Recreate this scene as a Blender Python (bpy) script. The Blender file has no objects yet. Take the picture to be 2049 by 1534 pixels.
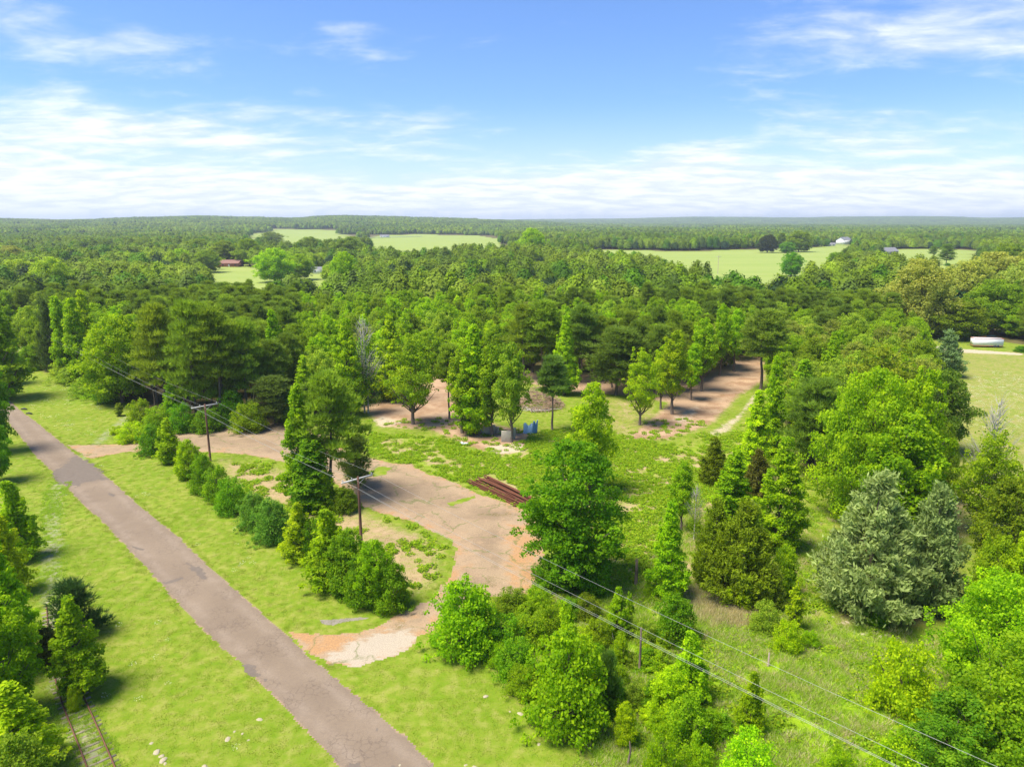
import bpy, math, random
import numpy as np
from mathutils import Vector
R = math.radians
random.seed(7)
SC = bpy.context.scene
COL = SC.collection
# ------------------------------------------------------------------ camera
H = 38.0; F = 1421.0; CX, CY = 1024.5, 767.0; YH = 442.0
PITCH = math.atan((CY - YH) / F); CP, SP = math.cos(PITCH), math.sin(PITCH)
cam = bpy.data.cameras.new('camera'); camo = bpy.data.objects.new('camera', cam); COL.objects.link(camo)
camo.location = (0, 0, H); camo.rotation_euler = (math.pi / 2 - PITCH, 0, 0)
cam.sensor_width = 36; cam.lens = F / 2049 * 36; cam.clip_start = .5; cam.clip_end = 60000
SC.camera = camo
# ------------------------------------------------------------------ exposure, sun, sky
SC.view_settings.view_transform = 'Standard'; SC.view_settings.look = 'None'
SC.view_settings.gamma = 1; SC.view_settings.use_curve_mapping = False
SC.view_settings.exposure = 1.54
SUN_EL, SUN_AZ = R(64), R(-108)          # azimuth from +Y (the view) towards +X: the sun stands high to the left, a little behind
sun = bpy.data.lights.new('sun', 'SUN'); sun.energy = 2.9; sun.angle = R(28); sun.color = (1, .93, .79)
suno = bpy.data.objects.new('sun', sun); COL.objects.link(suno)
sd = Vector((math.sin(SUN_AZ) * math.cos(SUN_EL), math.cos(SUN_AZ) * math.cos(SUN_EL), math.sin(SUN_EL)))
suno.rotation_euler = sd.to_track_quat('Z', 'Y').to_euler(); suno.location = sd * 300

class NT:
    "small helper round a node tree"
    def __init__(s, tree): s.t = tree; s.n = tree.nodes; s.l = tree.links
    def node(s, typ, **kw):
        n = s.n.new(typ)
        for k, v in kw.items(): setattr(n, k, v)
        return n
    def put(s, sock, v):
        if v is None: return
        if hasattr(v, 'is_output'): s.l.new(v, sock)
        elif isinstance(v, (tuple, list)) and sock.type == 'RGBA' and len(v) == 3: sock.default_value = (*v, 1)
        else: sock.default_value = v
    def m(s, op, a, b=None, c=None, clamp=False):
        n = s.node('ShaderNodeMath', operation=op, use_clamp=clamp)
        for i, v in enumerate((a, b, c)): s.put(n.inputs[i], v)
        return n.outputs[0]
    def mix(s, f, a, b, mode='MIX'):
        n = s.node('ShaderNodeMix', data_type='RGBA', blend_type=mode, clamp_factor=True)
        s.put(n.inputs[0], f); s.put(n.inputs[6], a); s.put(n.inputs[7], b)
        return n.outputs[2]
    def ramp(s, v, lo, hi, a=0., b=1.):
        n = s.node('ShaderNodeMapRange', interpolation_type='SMOOTHSTEP')
        for i, x in enumerate((v, lo, hi, a, b)): s.put(n.inputs[i], x)
        return n.outputs[0]
    def noise(s, vec, scale, detail=4., rough=.55, dist=0., out=0):
        n = s.node('ShaderNodeTexNoise')
        s.put(n.inputs['Vector'], vec); n.inputs['Scale'].default_value = scale
        n.inputs['Detail'].default_value = detail; n.inputs['Roughness'].default_value = rough
        n.inputs['Distortion'].default_value = dist
        return n.outputs[out]
    def vscale(s, vec, sc, loc=(0, 0, 0), rot=(0, 0, 0)):
        n = s.node('ShaderNodeMapping'); s.put(n.inputs[0], vec)
        n.inputs['Scale'].default_value = sc; n.inputs['Location'].default_value = loc; n.inputs['Rotation'].default_value = rot
        return n.outputs[0]
    def attr(s, name, out='Fac'): return s.node('ShaderNodeAttribute', attribute_name=name).outputs[out]

world = bpy.data.worlds.new('World'); SC.world = world; world.use_nodes = True
W = NT(world.node_tree); W.n.clear()
sky = W.node('ShaderNodeTexSky', sky_type='NISHITA', sun_disc=False, sun_elevation=SUN_EL, sun_rotation=SUN_AZ,
             air_density=1.0, dust_density=.3, ozone_density=3.0)
tc = W.node('ShaderNodeTexCoord').outputs['Generated']
sep = W.node('ShaderNodeSeparateXYZ'); W.put(sep.inputs[0], tc)
zc = W.m('MAXIMUM', sep.outputs[2], .012)
zz = W.m('ADD', zc, .15)
comb = W.node('ShaderNodeCombineXYZ'); W.put(comb.inputs[0], W.m('DIVIDE', sep.outputs[0], zz)); W.put(comb.inputs[1], W.m('DIVIDE', sep.outputs[1], zz))
pv = comb.outputs[0]
def blob(az, el, ra, re):
    "soft patch of cloud round a bearing (degrees from the view) and an elevation"
    a = W.m('MULTIPLY', W.m('ARCTAN2', sep.outputs[0], sep.outputs[1]), 180 / math.pi)
    e = W.m('MULTIPLY', W.m('ARCSINE', sep.outputs[2]), 180 / math.pi)
    d = W.m('ADD', W.m('POWER', W.m('DIVIDE', W.m('ABSOLUTE', W.m('SUBTRACT', a, az)), ra), 2.), W.m('POWER', W.m('DIVIDE', W.m('ABSOLUTE', W.m('SUBTRACT', e, el)), re), 2.))
    return W.ramp(d, 0., 1.2, 1., 0.)
wisp = W.noise(W.vscale(pv, (1.2, 1.6, 1), (3.1, 1.7, 0), (0, 0, .35)), 1.0, 9, .62, .5)
fine = W.noise(W.vscale(pv, (2.0, 3.0, 1), (8.3, .4, 0), (0, 0, .2)), 1.7, 8, .6, .3)
cover = W.m('ADD', W.m('MULTIPLY', wisp, .62), W.m('MULTIPLY', fine, .38))
bl = [(-27, 9., 10, 5, .17), (-36, 3.2, 24, 4.6, .26), (-14, 6.4, 12, 3.2, .13), (-4, 7.0, 5, 1.8, .10), (34, 13, 15, 5.0, .24), (24, 2.8, 34, 4.0, .20),
      (0, .5, 70, 3.6, .34), (-12, 12.6, 12, 1.5, .12), (24, 7, 7, 1.7, .11), (13, 4.9, 5, 1.5, .12), (19, 11.5, 7, 6, .08), (-37, 14, 8, 3, .2), (-40, 30, 30, 12, .12), (60, 25, 25, 10, .15)]
for az, el, ra, re, k in bl:
    cover = W.m('ADD', cover, W.m('MULTIPLY', blob(az, el, ra, re), k))
cl = W.ramp(cover, .56, .90, 0., .93)
hz = W.ramp(sep.outputs[2], 0., .16, .55, 0.)
blue = W.mix(1., sky.outputs[0], (.70, .88, 1.20), 'MULTIPLY')
cloudc = W.mix(W.ramp(fine, .35, .65), (5.2, 5.7, 6.9), (7.0, 7.2, 7.6))
skyc = W.mix(hz, blue, (6.0, 6.5, 7.4)); skyc = W.mix(cl, skyc, cloudc)
bg = W.node('ShaderNodeBackground'); W.put(bg.inputs[0], skyc); bg.inputs[1].default_value = .058
wo = W.node('ShaderNodeOutputWorld'); W.l.new(bg.outputs[0], wo.inputs[0])

# ------------------------------------------------------------------ pixel -> place
def G(px, py, z=0.):
    "the ground point (height z) seen at a photograph pixel"
    u, v = (px - CX) / F, (py - CY) / F
    d = (H - z) / (SP + v * CP)
    return (u * d, d * (CP - v * SP))
def at_depth(px, py, Y):
    "the point seen at a pixel at distance Y: x, z"
    u, v = (px - CX) / F, (py - CY) / F
    q = Y * (v * CP + SP) / (CP - v * SP)
    return (u * (Y * CP + q * SP), H - q)
def top_z(Y, py): return at_depth(CX, py, Y)[1]
def pxm(Y, z=0.): return (Y * CP + (H - z) * SP) / F     # metres per pixel

def vn(x, y, s, seed=0):
    "smooth value noise 0..1"
    x = np.asarray(x, float) / s; y = np.asarray(y, float) / s
    xi = np.floor(x).astype(np.int64); yi = np.floor(y).astype(np.int64); fx = x - xi; fy = y - yi
    fx = fx * fx * (3 - 2 * fx); fy = fy * fy * (3 - 2 * fy)
    def h(a, b):
        n = (a * 374761393 + b * 668265263 + seed * 974634) & 0x7fffffff
        n = ((n ^ (n >> 13)) * 1274126177) & 0x7fffffff
        return ((n ^ (n >> 16)) & 0xffff) / 65535.
    return (h(xi, yi) * (1 - fx) + h(xi + 1, yi) * fx) * (1 - fy) + (h(xi, yi + 1) * (1 - fx) + h(xi + 1, yi + 1) * fx) * fy
def fbm(x, y, s, seed=0): return .5 * vn(x, y, s, seed) + .3 * vn(x, y, s / 2.1, seed + 1) + .2 * vn(x, y, s / 4.3, seed + 2)
def sdf(poly, x, y):
    "signed distance to a polygon, negative inside"
    x = np.asarray(x, float); y = np.asarray(y, float)
    d = np.full(x.shape, 1e18); ins = np.zeros(x.shape, bool); n = len(poly)
    for i in range(n):
        ax, ay = poly[i]; bx, by = poly[(i + 1) % n]
        ex, ey = bx - ax, by - ay; wx, wy = x - ax, y - ay
        t = np.clip((wx * ex + wy * ey) / (ex * ex + ey * ey + 1e-12), 0, 1)
        d = np.minimum(d, (wx - ex * t) ** 2 + (wy - ey * t) ** 2)
        c = (ay > y) != (by > y)
        if ey != 0: ins ^= c & (x < ex * (y - ay) / ey + ax)
    return np.where(ins, -1, 1) * np.sqrt(d)
def line_d(pts, x, y):
    x = np.asarray(x, float); y = np.asarray(y, float); d = np.full(x.shape, 1e18)
    for (ax, ay), (bx, by) in zip(pts, pts[1:]):
        ex, ey = bx - ax, by - ay; wx, wy = x - ax, y - ay
        t = np.clip((wx * ex + wy * ey) / (ex * ex + ey * ey + 1e-12), 0, 1)
        d = np.minimum(d, (wx - ex * t) ** 2 + (wy - ey * t) ** 2)
    return np.sqrt(d)
def PG(*pts): return [G(*p) for p in pts]
def sstep(v, a, b):
    t = np.clip((v - a) / (b - a), 0, 1); return t * t * (3 - 2 * t)
def terrain(x, y):
    "flat round the clearing, long low ridges far off"
    x = np.asarray(x, float); y = np.asarray(y, float)
    r = np.hypot(x, y); az = np.degrees(np.arctan2(x, y))
    z = 3 * sstep(r, 450, 900) * (fbm(x, y, 900, 5) - .5) * 2
    L = sstep(-az, -9, 3)                                     # left ridge
    z += L * sstep(r, 1600, 4200) * (20 + 30 * vn(az, az * 0, 6, 3) + 10 * vn(az, az * 0, 2.3, 4)) * (1 - .3 * sstep(-az, 22, 36))
    z += (1 - L) * sstep(r, 5200, 9300) * (34 + 34 * vn(az, az * 0, 7, 9) + 10 * vn(az, az * 0, 3., 6))
    return z

# ------------------------------------------------------------------ mesh helpers
def tag(o, label=None, cat=None, group=None, kind=None):
    if label: o['label'] = label
    if cat: o['category'] = cat
    if group: o['group'] = group
    if kind: o['kind'] = kind
    return o
def mesh_np(name, V, faces, mats, midx=None, attrs=None, smooth=False):
    "V: (n,3); faces: list of arrays (k, 3|4)"
    me = bpy.data.meshes.new(name); V = np.asarray(V, np.float32)
    faces = [np.asarray(f, np.int32) for f in faces if len(f)]
    me.vertices.add(len(V)); me.vertices.foreach_set('co', V.ravel())
    nl = sum(f.size for f in faces); nf = sum(len(f) for f in faces)
    me.loops.add(nl); me.loops.foreach_set('vertex_index', np.concatenate([f.ravel() for f in faces]))
    me.polygons.add(nf)
    tot = np.concatenate([np.full(len(f), f.shape[1], np.int32) for f in faces])
    me.polygons.foreach_set('loop_start', np.concatenate([[0], np.cumsum(tot)[:-1]]).astype(np.int32))
    for m in (mats if isinstance(mats, (list, tuple)) else [mats]): me.materials.append(m)
    if midx is not None: me.polygons.foreach_set('material_index', np.asarray(midx, np.int32))
    if smooth: me.polygons.foreach_set('use_smooth', np.ones(nf, bool))
    for k, a in (attrs or {}).items():
        a = np.asarray(a, np.float32)
        if a.ndim == 1:
            at = me.attributes.new(k, 'FLOAT', 'POINT'); at.data.foreach_set('value', a)
        else:
            at = me.attributes.new(k, 'FLOAT_COLOR', 'POINT'); at.data.foreach_set('color', np.c_[a, np.ones(len(a))].astype(np.float32).ravel())
    me.update(calc_edges=True); me.validate()
    return me
def link(name, me, parent=None, loc=None):
    o = bpy.data.objects.new(name, me); COL.objects.link(o)
    if parent is not None: o.parent = parent
    if loc is not None: o.location = loc
    return o
def thing(name, loc, label, cat, group=None, rz=0.):
    o = bpy.data.objects.new(name, None); COL.objects.link(o); o.location = loc; o.rotation_euler = (0, 0, rz)
    o.empty_display_size = .3
    return tag(o, label, cat, group)
class MB:
    "collects boxes, tubes and quads for ONE mesh"
    def __init__(s): s.v = []; s.q = []; s.t = []
    def quad(s, a, b, c, d):
        k = len(s.v); s.v += [a, b, c, d]; s.q.append((k, k + 1, k + 2, k + 3))
    def tri(s, a, b, c):
        k = len(s.v); s.v += [a, b, c]; s.t.append((k, k + 1, k + 2))
    def box(s, c, d, rz=0., tilt=0.):
        k = len(s.v); cz, sz = math.cos(rz), math.sin(rz); ct, st = math.cos(tilt), math.sin(tilt)
        for x in (-.5, .5):
            for y in (-.5, .5):
                for z in (-.5, .5):
                    X, Y, Z = x * d[0], y * d[1], z * d[2]
                    X, Z = X * ct - Z * st, X * st + Z * ct
                    s.v.append((c[0] + X * cz - Y * sz, c[1] + X * sz + Y * cz, c[2] + Z))
        for f in ((0, 1, 3, 2), (4, 6, 7, 5), (0, 4, 5, 1), (2, 3, 7, 6), (0, 2, 6, 4), (1, 5, 7, 3)): s.q.append(tuple(k + i for i in f))
    def tube(s, pts, rad, n=6, cap=True):
        pts = [Vector(p) for p in pts]
        if not hasattr(rad, '__len__'): rad = [rad] * len(pts)
        k = len(s.v); up = None
        for i, p in enumerate(pts):
            t = (pts[min(i + 1, len(pts) - 1)] - pts[max(i - 1, 0)])
            if t.length < 1e-9: t = Vector((0, 0, 1))
            t.normalize()
            if up is None: up = t.orthogonal()
            a = (up - t * up.dot(t)); a = a.normalized() if a.length > 1e-6 else t.orthogonal().normalized(); up = a; b = t.cross(a)
            for j in range(n):
                w = 2 * math.pi * j / n
                s.v.append(tuple(p + (a * math.cos(w) + b * math.sin(w)) * rad[i]))
        for i in range(len(pts) - 1):
            for j in range(n):
                j2 = (j + 1) % n
                s.q.append((k + i * n + j, k + i * n + j2, k + (i + 1) * n + j2, k + (i + 1) * n + j))
        if cap:
            for base, p in ((k, pts[0]), (k + (len(pts) - 1) * n, pts[-1])):
                c = len(s.v); s.v.append(tuple(p))
                for j in range(n): s.t.append((base + j, base + (j + 1) % n, c))
    def mesh(s, name, mat, smooth=False): return mesh_np(name, np.array(s.v, np.float32).reshape(-1, 3), [np.array(s.q, np.int32).reshape(-1, 4), np.array(s.t, np.int32).reshape(-1, 3)], mat, smooth=smooth)
    def build(s, name, mat, parent=None, smooth=False, loc=None): return link(name, s.mesh(name, mat, smooth), parent, loc)

# ------------------------------------------------------------------ materials
def mat(name, fn, rough=.8, spec=.3):
    m = bpy.data.materials.new(name); m.use_nodes = True
    T = NT(m.node_tree); T.n.clear()
    b = T.node('ShaderNodeBsdfPrincipled'); b.inputs['Roughness'].default_value = rough; b.inputs['Specular IOR Level'].default_value = spec
    o = T.node('ShaderNodeOutputMaterial'); T.l.new(b.outputs[0], o.inputs[0])
    T.b = b; T.out = o; T.P = T.node('ShaderNodeNewGeometry').outputs['Position']
    T.O = T.node('ShaderNodeTexCoord').outputs['Object']
    fn(T); return m
def bump(T, h, strength=.5, dist=.05):
    n = T.node('ShaderNodeBump'); n.inputs['Strength'].default_value = strength; n.inputs['Distance'].default_value = dist
    T.put(n.inputs['Height'], h); T.l.new(n.outputs[0], T.b.inputs['Normal'])
def plain(name, col, rough=.7, var=.18, scale=3., metal=0., bmp=0.):
    def f(T):
        n = T.noise(T.O, scale, 6, .6)
        c = T.mix(n, tuple(x * (1 - var) for x in col), tuple(min(1, x * (1 + var)) for x in col))
        g = T.ramp(T.noise(T.O, scale * .35, 4, .6), .55, .8)
        c = T.mix(T.m('MULTIPLY', g, var), c, tuple(x * .55 for x in col))
        T.put(T.b.inputs['Base Color'], c); T.b.inputs['Metallic'].default_value = metal
        if bmp: bump(T, T.noise(T.O, scale * 4, 4), bmp, .03)
    return mat(name, f, rough)
def leafmat(name, base=None, transl=.54, tonevar=.40, use_attr=False, hue=.03):
    def f(T):
        oi = T.node('ShaderNodeObjectInfo')
        col = T.attr('tcol', 'Color') if use_attr else (base if base else oi.outputs['Color'])
        tone = T.attr('tone')
        hs = T.node('ShaderNodeHueSaturation')
        T.put(hs.inputs['Hue'], T.m('MULTIPLY_ADD', T.m('SUBTRACT', tone, .5), -hue, .5))
        T.put(hs.inputs['Value'], T.m('MULTIPLY', T.m('MULTIPLY_ADD', tone, tonevar * 2, 1 - tonevar), T.m('MULTIPLY_ADD', oi.outputs['Random'], .24, .88)))
        T.put(hs.inputs['Color'], col)
        c = hs.outputs[0]
        if name == 'leaf_far': c = T.mix(T.ramp(T.noise(oi.outputs['Location'], .006, 4, .7), .35, .65), T.mix(1., c, (.62, .72, .80), 'MULTIPLY'), T.mix(1., c, (1.25, 1.18, 1.), 'MULTIPLY'))
        T.put(T.b.inputs['Base Color'], c)
        tr = T.node('ShaderNodeBsdfTranslucent'); T.put(tr.inputs[0], T.mix(1., c, (1.2, 1.2, .6), 'MULTIPLY'))
        mx = T.node('ShaderNodeMixShader'); mx.inputs[0].default_value = transl
        T.l.new(T.b.outputs[0], mx.inputs[1]); T.l.new(tr.outputs[0], mx.inputs[2]); T.l.new(mx.outputs[0], T.out.inputs[0])
    return mat(name, f, .66, .12)
LEAF = leafmat('leaf', hue=.05); NEEDLE = leafmat('needle', transl=.42, tonevar=.34, hue=.012)
LEAF_FAR = leafmat('leaf_far', use_attr=True, transl=.25, tonevar=.35)
LEAF_GROUND = leafmat('leaf_ground', use_attr=True, transl=.45, tonevar=.22, hue=.01)
def barkf(T):
    n = T.noise(T.vscale(T.O, (6, 6, 1.2)), 3, 6, .7)
    T.put(T.b.inputs['Base Color'], T.mix(n, (.075, .052, .038), (.21, .165, .13))); bump(T, n, .8, .05)
BARK = mat('bark', barkf, .9)
BARE = plain('bare_wood', (.42, .39, .34), .9, .25, 5)
def grass_color(T):
    "grass colour by place: fine, mid and broad variation, drier and yellower here and there"
    P = T.P
    n1 = T.noise(P, .11, 5, .6); n2 = T.noise(T.vscale(P, (1, 1, 1), (40, 3, 0)), .9, 5, .65); n3 = T.noise(P, 7., 3, .6)
    c = T.mix(T.ramp(n1, .3, .7), (.160, .218, .018), (.232, .262, .036))
    c = T.mix(T.ramp(n2, .40, .72), c, (.125, .210, .008))
    c = T.mix(T.m('MULTIPLY', T.ramp(n2, .52, .30), .6), c, (.30, .28, .08))
    c = T.mix(T.m('MULTIPLY', T.ramp(n3, .3, .75), .3), c, (.15, .24, .010))
    return c
def groundf(T):
    P = T.P
    g = grass_color(T)
    big = T.noise(P, .25, 6, .65); med = T.noise(T.vscale(P, (1, 1, 1), (7, 9, 0)), 1.3, 6, .68); fine = T.noise(P, 6, 6, .7)
    def msk(name, amp=.9, w=.18):
        v = T.m('ADD', T.attr(name), T.m('MULTIPLY', T.m('SUBTRACT', T.m('MULTIPLY_ADD', med, .6, T.m('MULTIPLY', big, .4)), .5), amp))
        return T.ramp(v, .5 - w, .5 + w)
    # open far fields
    fld = T.mix(T.noise(T.vscale(P, (.3, 1.6, 1)), .02, 6, .6), (.18, .27, .04), (.33, .36, .11))
    c = T.mix(T.attr('m_field'), g, fld)
    # forest floor: leaf litter and pine straw
    floor = T.mix(T.ramp(med, .35, .65), (.15, .10, .045), (.09, .105, .035))
    c = T.mix(msk('m_floor', .5), c, floor)
    # weeds: lush, yellower
    weed = T.mix(T.ramp(fine, .3, .7), (.15, .27, .008), (.26, .36, .014))
    c = T.mix(msk('m_weed', 1.1), c, weed)
    # dry thatch
    dry = T.mix(T.ramp(fine, .3, .7), (.26, .19, .085), (.44, .34, .18))
    c = T.mix(msk('m_dry', 1.3, .25), c, dry)
    # bare soil, orange where washed
    dirt = T.mix(T.ramp(big, .35, .65), (.30, .185, .105), (.46, .32, .20))
    dirt = T.mix(T.m('MULTIPLY', T.ramp(fine, .35, .7), .5), dirt, (.20, .12, .075))
    c = T.mix(msk('m_dirt', 1.1), c, dirt)
    red = T.mix(T.ramp(fine, .3, .7), (.30, .19, .115), (.44, .31, .20))
    c = T.mix(msk('m_red', .8), c, red)
    sand = T.mix(T.ramp(fine, .3, .7), (.40, .31, .20), (.50, .42, .31))
    c = T.mix(msk('m_sand', 1.1, .12), c, sand)
    bal = T.mix(T.ramp(fine, .35, .65), (.24, .205, .16), (.38, .36, .32))
    c = T.mix(T.m('MULTIPLY', msk('m_ballast', 1.3, .2), .8), c, bal)
    T.put(T.b.inputs['Base Color'], c)
    bump(T, T.m('ADD', med, T.m('MULTIPLY', fine, .45)), .6, .06)
GROUND = mat('ground', groundf, .95, .1)
def asphaltf(T):
    P = T.P
    big = T.noise(P, .16, 5, .6); fine = T.noise(P, 16, 4, .75)
    c = T.mix(T.ramp(big, .3, .7), (.215, .160, .104), (.272, .206, .136))
    c = T.mix(T.m('MULTIPLY', T.ramp(fine, .3, .7), .55), c, (.15, .115, .10))
    edge = T.ramp(T.m('ADD', T.attr('m_edge'), T.m('MULTIPLY', T.m('SUBTRACT', T.noise(P, 1.1, 5, .7), .5), .9)), .55, .95)
    c = T.mix(T.m('MULTIPLY', edge, .75), c, (.40, .27, .17))
    track = T.m('MULTIPLY', T.attr('m_wheel'), T.ramp(T.noise(P, .5, 4), .3, .6))
    c = T.mix(T.m('MULTIPLY', track, .4), c, (.31, .245, .185))
    v = T.node('ShaderNodeTexVoronoi', feature='DISTANCE_TO_EDGE'); wv = T.node('ShaderNodeVectorMath', operation='ADD')
    T.put(wv.inputs[0], P); T.put(wv.inputs[1], T.noise(P, 1.2, 4, .6, 0, 1)); T.put(v.inputs['Vector'], wv.outputs[0]); v.inputs['Scale'].default_value = 1.5
    ck = T.m('MULTIPLY', T.ramp(v.outputs['Distance'], .0, .045, 1., 0.), T.ramp(T.noise(P, .3, 4), .42, .6))
    c = T.mix(T.m('MULTIPLY', T.ramp(T.noise(P, 4.5, 5, .8), .42, .62), .3), c, (.15, .118, .095))
    c = T.mix(T.m('MULTIPLY', ck, .5), c, (.09, .065, .055))
    dk = T.ramp(T.noise(T.vscale(P, (1, 1, 1), (31, 17, 0)), .35, 5, .7), .66, .74)
    c = T.mix(T.m('MULTIPLY', dk, .35), c, (.13, .11, .11))
    T.put(T.b.inputs['Base Color'], c); bump(T, T.m('SUBTRACT', fine, ck), .5, .03)
ASPHALT = mat('asphalt', asphaltf, .9, .2)
TARPATCH = plain('tar_patch', (.15, .12, .095), .9, .3, 2)
def drivef(T):
    P = T.P
    big = T.noise(P, .22, 6, .62); med = T.noise(T.vscale(P, (1, 1, 1), (3, 8, 0)), .8, 6, .68); fine = T.noise(P, 14, 4, .7)
    c = T.mix(T.ramp(big, .32, .66), (.255, .182, .112), (.34, .248, .15))
    sandf = T.ramp(T.m('ADD', T.m('MULTIPLY', T.attr('m_sandy'), .55), T.m('MULTIPLY', med, .75)), .52, .74)
    c = T.mix(T.m('MULTIPLY', sandf, .85), c, T.mix(big, (.36, .235, .13), (.40, .30, .195)))
    org = T.ramp(T.m('ADD', T.m('MULTIPLY', T.attr('m_sandy'), .4), T.m('MULTIPLY', T.noise(T.vscale(P, (1, 1, 1), (13, 5, 0)), .35, 6, .7), .9)), .68, .86)
    c = T.mix(T.m('MULTIPLY', org, .8), c, (.42, .225, .09))
    c = T.mix(T.m('MULTIPLY', T.ramp(T.noise(P, 5, 6, .8), .42, .62), .45), c, (.15, .11, .08))
    gm = T.ramp(T.m('ADD', T.attr('m_gravel'), T.m('MULTIPLY', T.m('SUBTRACT', T.noise(T.vscale(P, (.7, 1.5, 1), (2, 9, 0), (0, 0, -.5)), .9, 7, .72), .5), 1.5)), .38, .66)
    c = T.mix(T.m('MULTIPLY', gm, .85), c, T.mix(T.ramp(T.noise(P, 9, 5, .8), .3, .7), (.29, .245, .185), (.50, .43, .335)))
    v = T.node('ShaderNodeTexVoronoi', feature='DISTANCE_TO_EDGE'); wv = T.node('ShaderNodeVectorMath', operation='ADD')
    nz = T.node('ShaderNodeVectorMath', operation='SCALE'); T.put(nz.inputs[0], T.noise(P, .5, 4, .6, 0, 1)); nz.inputs['Scale'].default_value = 3.
    T.put(wv.inputs[0], P); T.put(wv.inputs[1], nz.outputs[0]); T.put(v.inputs['Vector'], wv.outputs[0]); v.inputs['Scale'].default_value = .17
    ck = T.m('MULTIPLY', T.ramp(v.outputs['Distance'], .0, .035, 1., 0.), T.ramp(T.noise(P, .35, 5), .42, .52))
    c = T.mix(T.m('MULTIPLY', ck, .7), c, (.13, .15, .045))
    T.put(T.b.inputs['Base Color'], c); bump(T, T.m('ADD', med, T.m('MULTIPLY', fine, .3)), .5, .06)
DRIVE = mat('worn_drive', drivef, .92, .15)
def gravelf(T):
    f = T.noise(T.P, 9, 5, .8); b = T.noise(T.vscale(T.P, (1, 2.2, 1), (0, 0, 0), (0, 0, -.5)), .5, 5, .6)
    c = T.mix(T.ramp(f, .3, .7), (.30, .265, .21), (.52, .47, .385)); c = T.mix(T.m('MULTIPLY', T.ramp(b, .45, .62), .6), c, (.20, .18, .15))
    T.put(T.b.inputs['Base Color'], c); bump(T, f, .6, .05)
GRAVEL = mat('white_gravel', gravelf, .95, .1)
RUST = plain('rust', (.20, .075, .04), .8, .35, 2.5); TIE = plain('old_timber', (.26, .215, .165), .9, .3, 4)
RUSTRAIL = plain('rusty_rail', (.17, .075, .05), .75, .3, 3)
POLEW = plain('pole_wood', (.115, .058, .036), .85, .3, 2); ARMW = plain('grey_wood', (.50, .48, .45), .85, .15, 4)
CERAM = plain('insulator', (.45, .44, .42), .3, .1); WIRE = plain('wire_metal', (.42, .41, .39), .45, .1, metal=.3)
CONC = plain('concrete', (.40, .36, .29), .9, .3, 2.2, bmp=.4); BLUEP = plain('blue_sheet', (.20, .36, .52), .6, .35, 2.)
WHITEP = plain('white_paint', (.76, .76, .74), .5, .08); REDP = plain('red_paint', (.42, .13, .075), .6, .2); DARKM = plain('dark_metal', (.05, .05, .05), .6, .2)
ROOFR = plain('brown_shingle', (.24, .13, .10), .9, .25, 6); BRICK = plain('red_brick', (.33, .13, .08), .9, .25, 9); ROOFG = plain('grey_shingle', (.20, .20, .215), .9, .2, 6)
GLASS = plain('window_glass', (.06, .075, .085), .12, .1); BLUECAR = plain('blue_car_paint', (.05, .16, .28), .3, .05); TAN = plain('tan_boards', (.45, .33, .22), .8, .2, 5)
STONE = plain('limestone', (.38, .33, .22), .9, .3, 5, bmp=.4)

# ------------------------------------------------------------------ places on the ground (outlines)
ROAD_L = [(-90, 745), (-30, 795), (9, 837), (73, 917), (100, 941), (112, 959), (132, 976), (159, 1005), (208, 1049), (235, 1079), (284, 1130), (323, 1174), (360, 1216), (400, 1258), (440, 1296), (482, 1331), (528, 1378), (575, 1425), (675, 1534), (790, 1660), (900, 1780)]
ROAD_R = [(-40, 740), (0, 780), (37, 816), (81, 849), (132, 890), (166, 917), (210, 947), (293, 1020), (362, 1074), (416, 1128), (462, 1166), (508, 1208), (573, 1264), (622, 1311), (680, 1358), (745, 1410), (883, 1534), (1030, 1660), (1170, 1780)]
road_l, road_r = PG(*ROAD_L), PG(*ROAD_R)
road_poly = road_l + road_r[::-1]
DRV = [(128, 889), (165, 890), (220, 888), (290, 886), (325, 871), (360, 865), (450, 855), (560, 845), (640, 862), (700, 905), (784, 926), (823, 929), (852, 944), (910, 964), (957, 988), (1013, 1005), (1057, 1023), (1085, 1060), (1095, 1105), (1089, 1146), (1072, 1170), (1042, 1192), (981, 1192), (935, 1205), (900, 1235), (868, 1264), (839, 1273), (822, 1299), (766, 1322), (722, 1341), (687, 1334), (655, 1330), (615, 1313), (565, 1262), (590, 1261), (658, 1268), (722, 1261), (766, 1246), (804, 1223), (863, 1194), (881, 1172), (902, 1152), (910, 1108), (902, 1081), (866, 1064), (822, 1043), (764, 1026), (723, 1015), (700, 985), (650, 958), (573, 926), (500, 911), (430, 905), (330, 903), (290, 904), (250, 905), (180, 917), (160, 908)]
drive_poly = PG(*DRV)
gravel_poly = PG((655, 1318), (700, 1284), (780, 1264), (812, 1258), (840, 1274), (824, 1298), (766, 1322), (722, 1341), (685, 1333))
TRACK = [G(205, 1620), G(163, 1500), G(140, 1450), G(125, 1415), G(106, 1363), G(98, 1300), G(96, 1250), G(93, 1200), G(88, 1150), G(89, 1100), G(94, 1040), G(99, 985), G(125, 945), G(175, 895), G(240, 840), G(300, 796), G(370, 752)]
pond = None
forest = PG((-260, 700), (60, 728), (105, 752), (190, 772), (260, 800), (300, 838), (400, 850), (560, 848), (700, 820), (760, 790), (850, 748), (900, 742), (960, 745), (1040, 752), (1180, 772), (1260, 790), (1320, 800), (1400, 765), (1480, 722), (1520, 712), (1535, 735), (1545, 800), (1580, 870), (1620, 960), (1880, 1000), (1890, 880), (1860, 760), (1830, 690), (1835, 655), (2049, 690), (2300, 700), (2300, 588), (1700, 585), (1400, 590), (1000, 585), (500, 580), (-260, 580))
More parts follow.
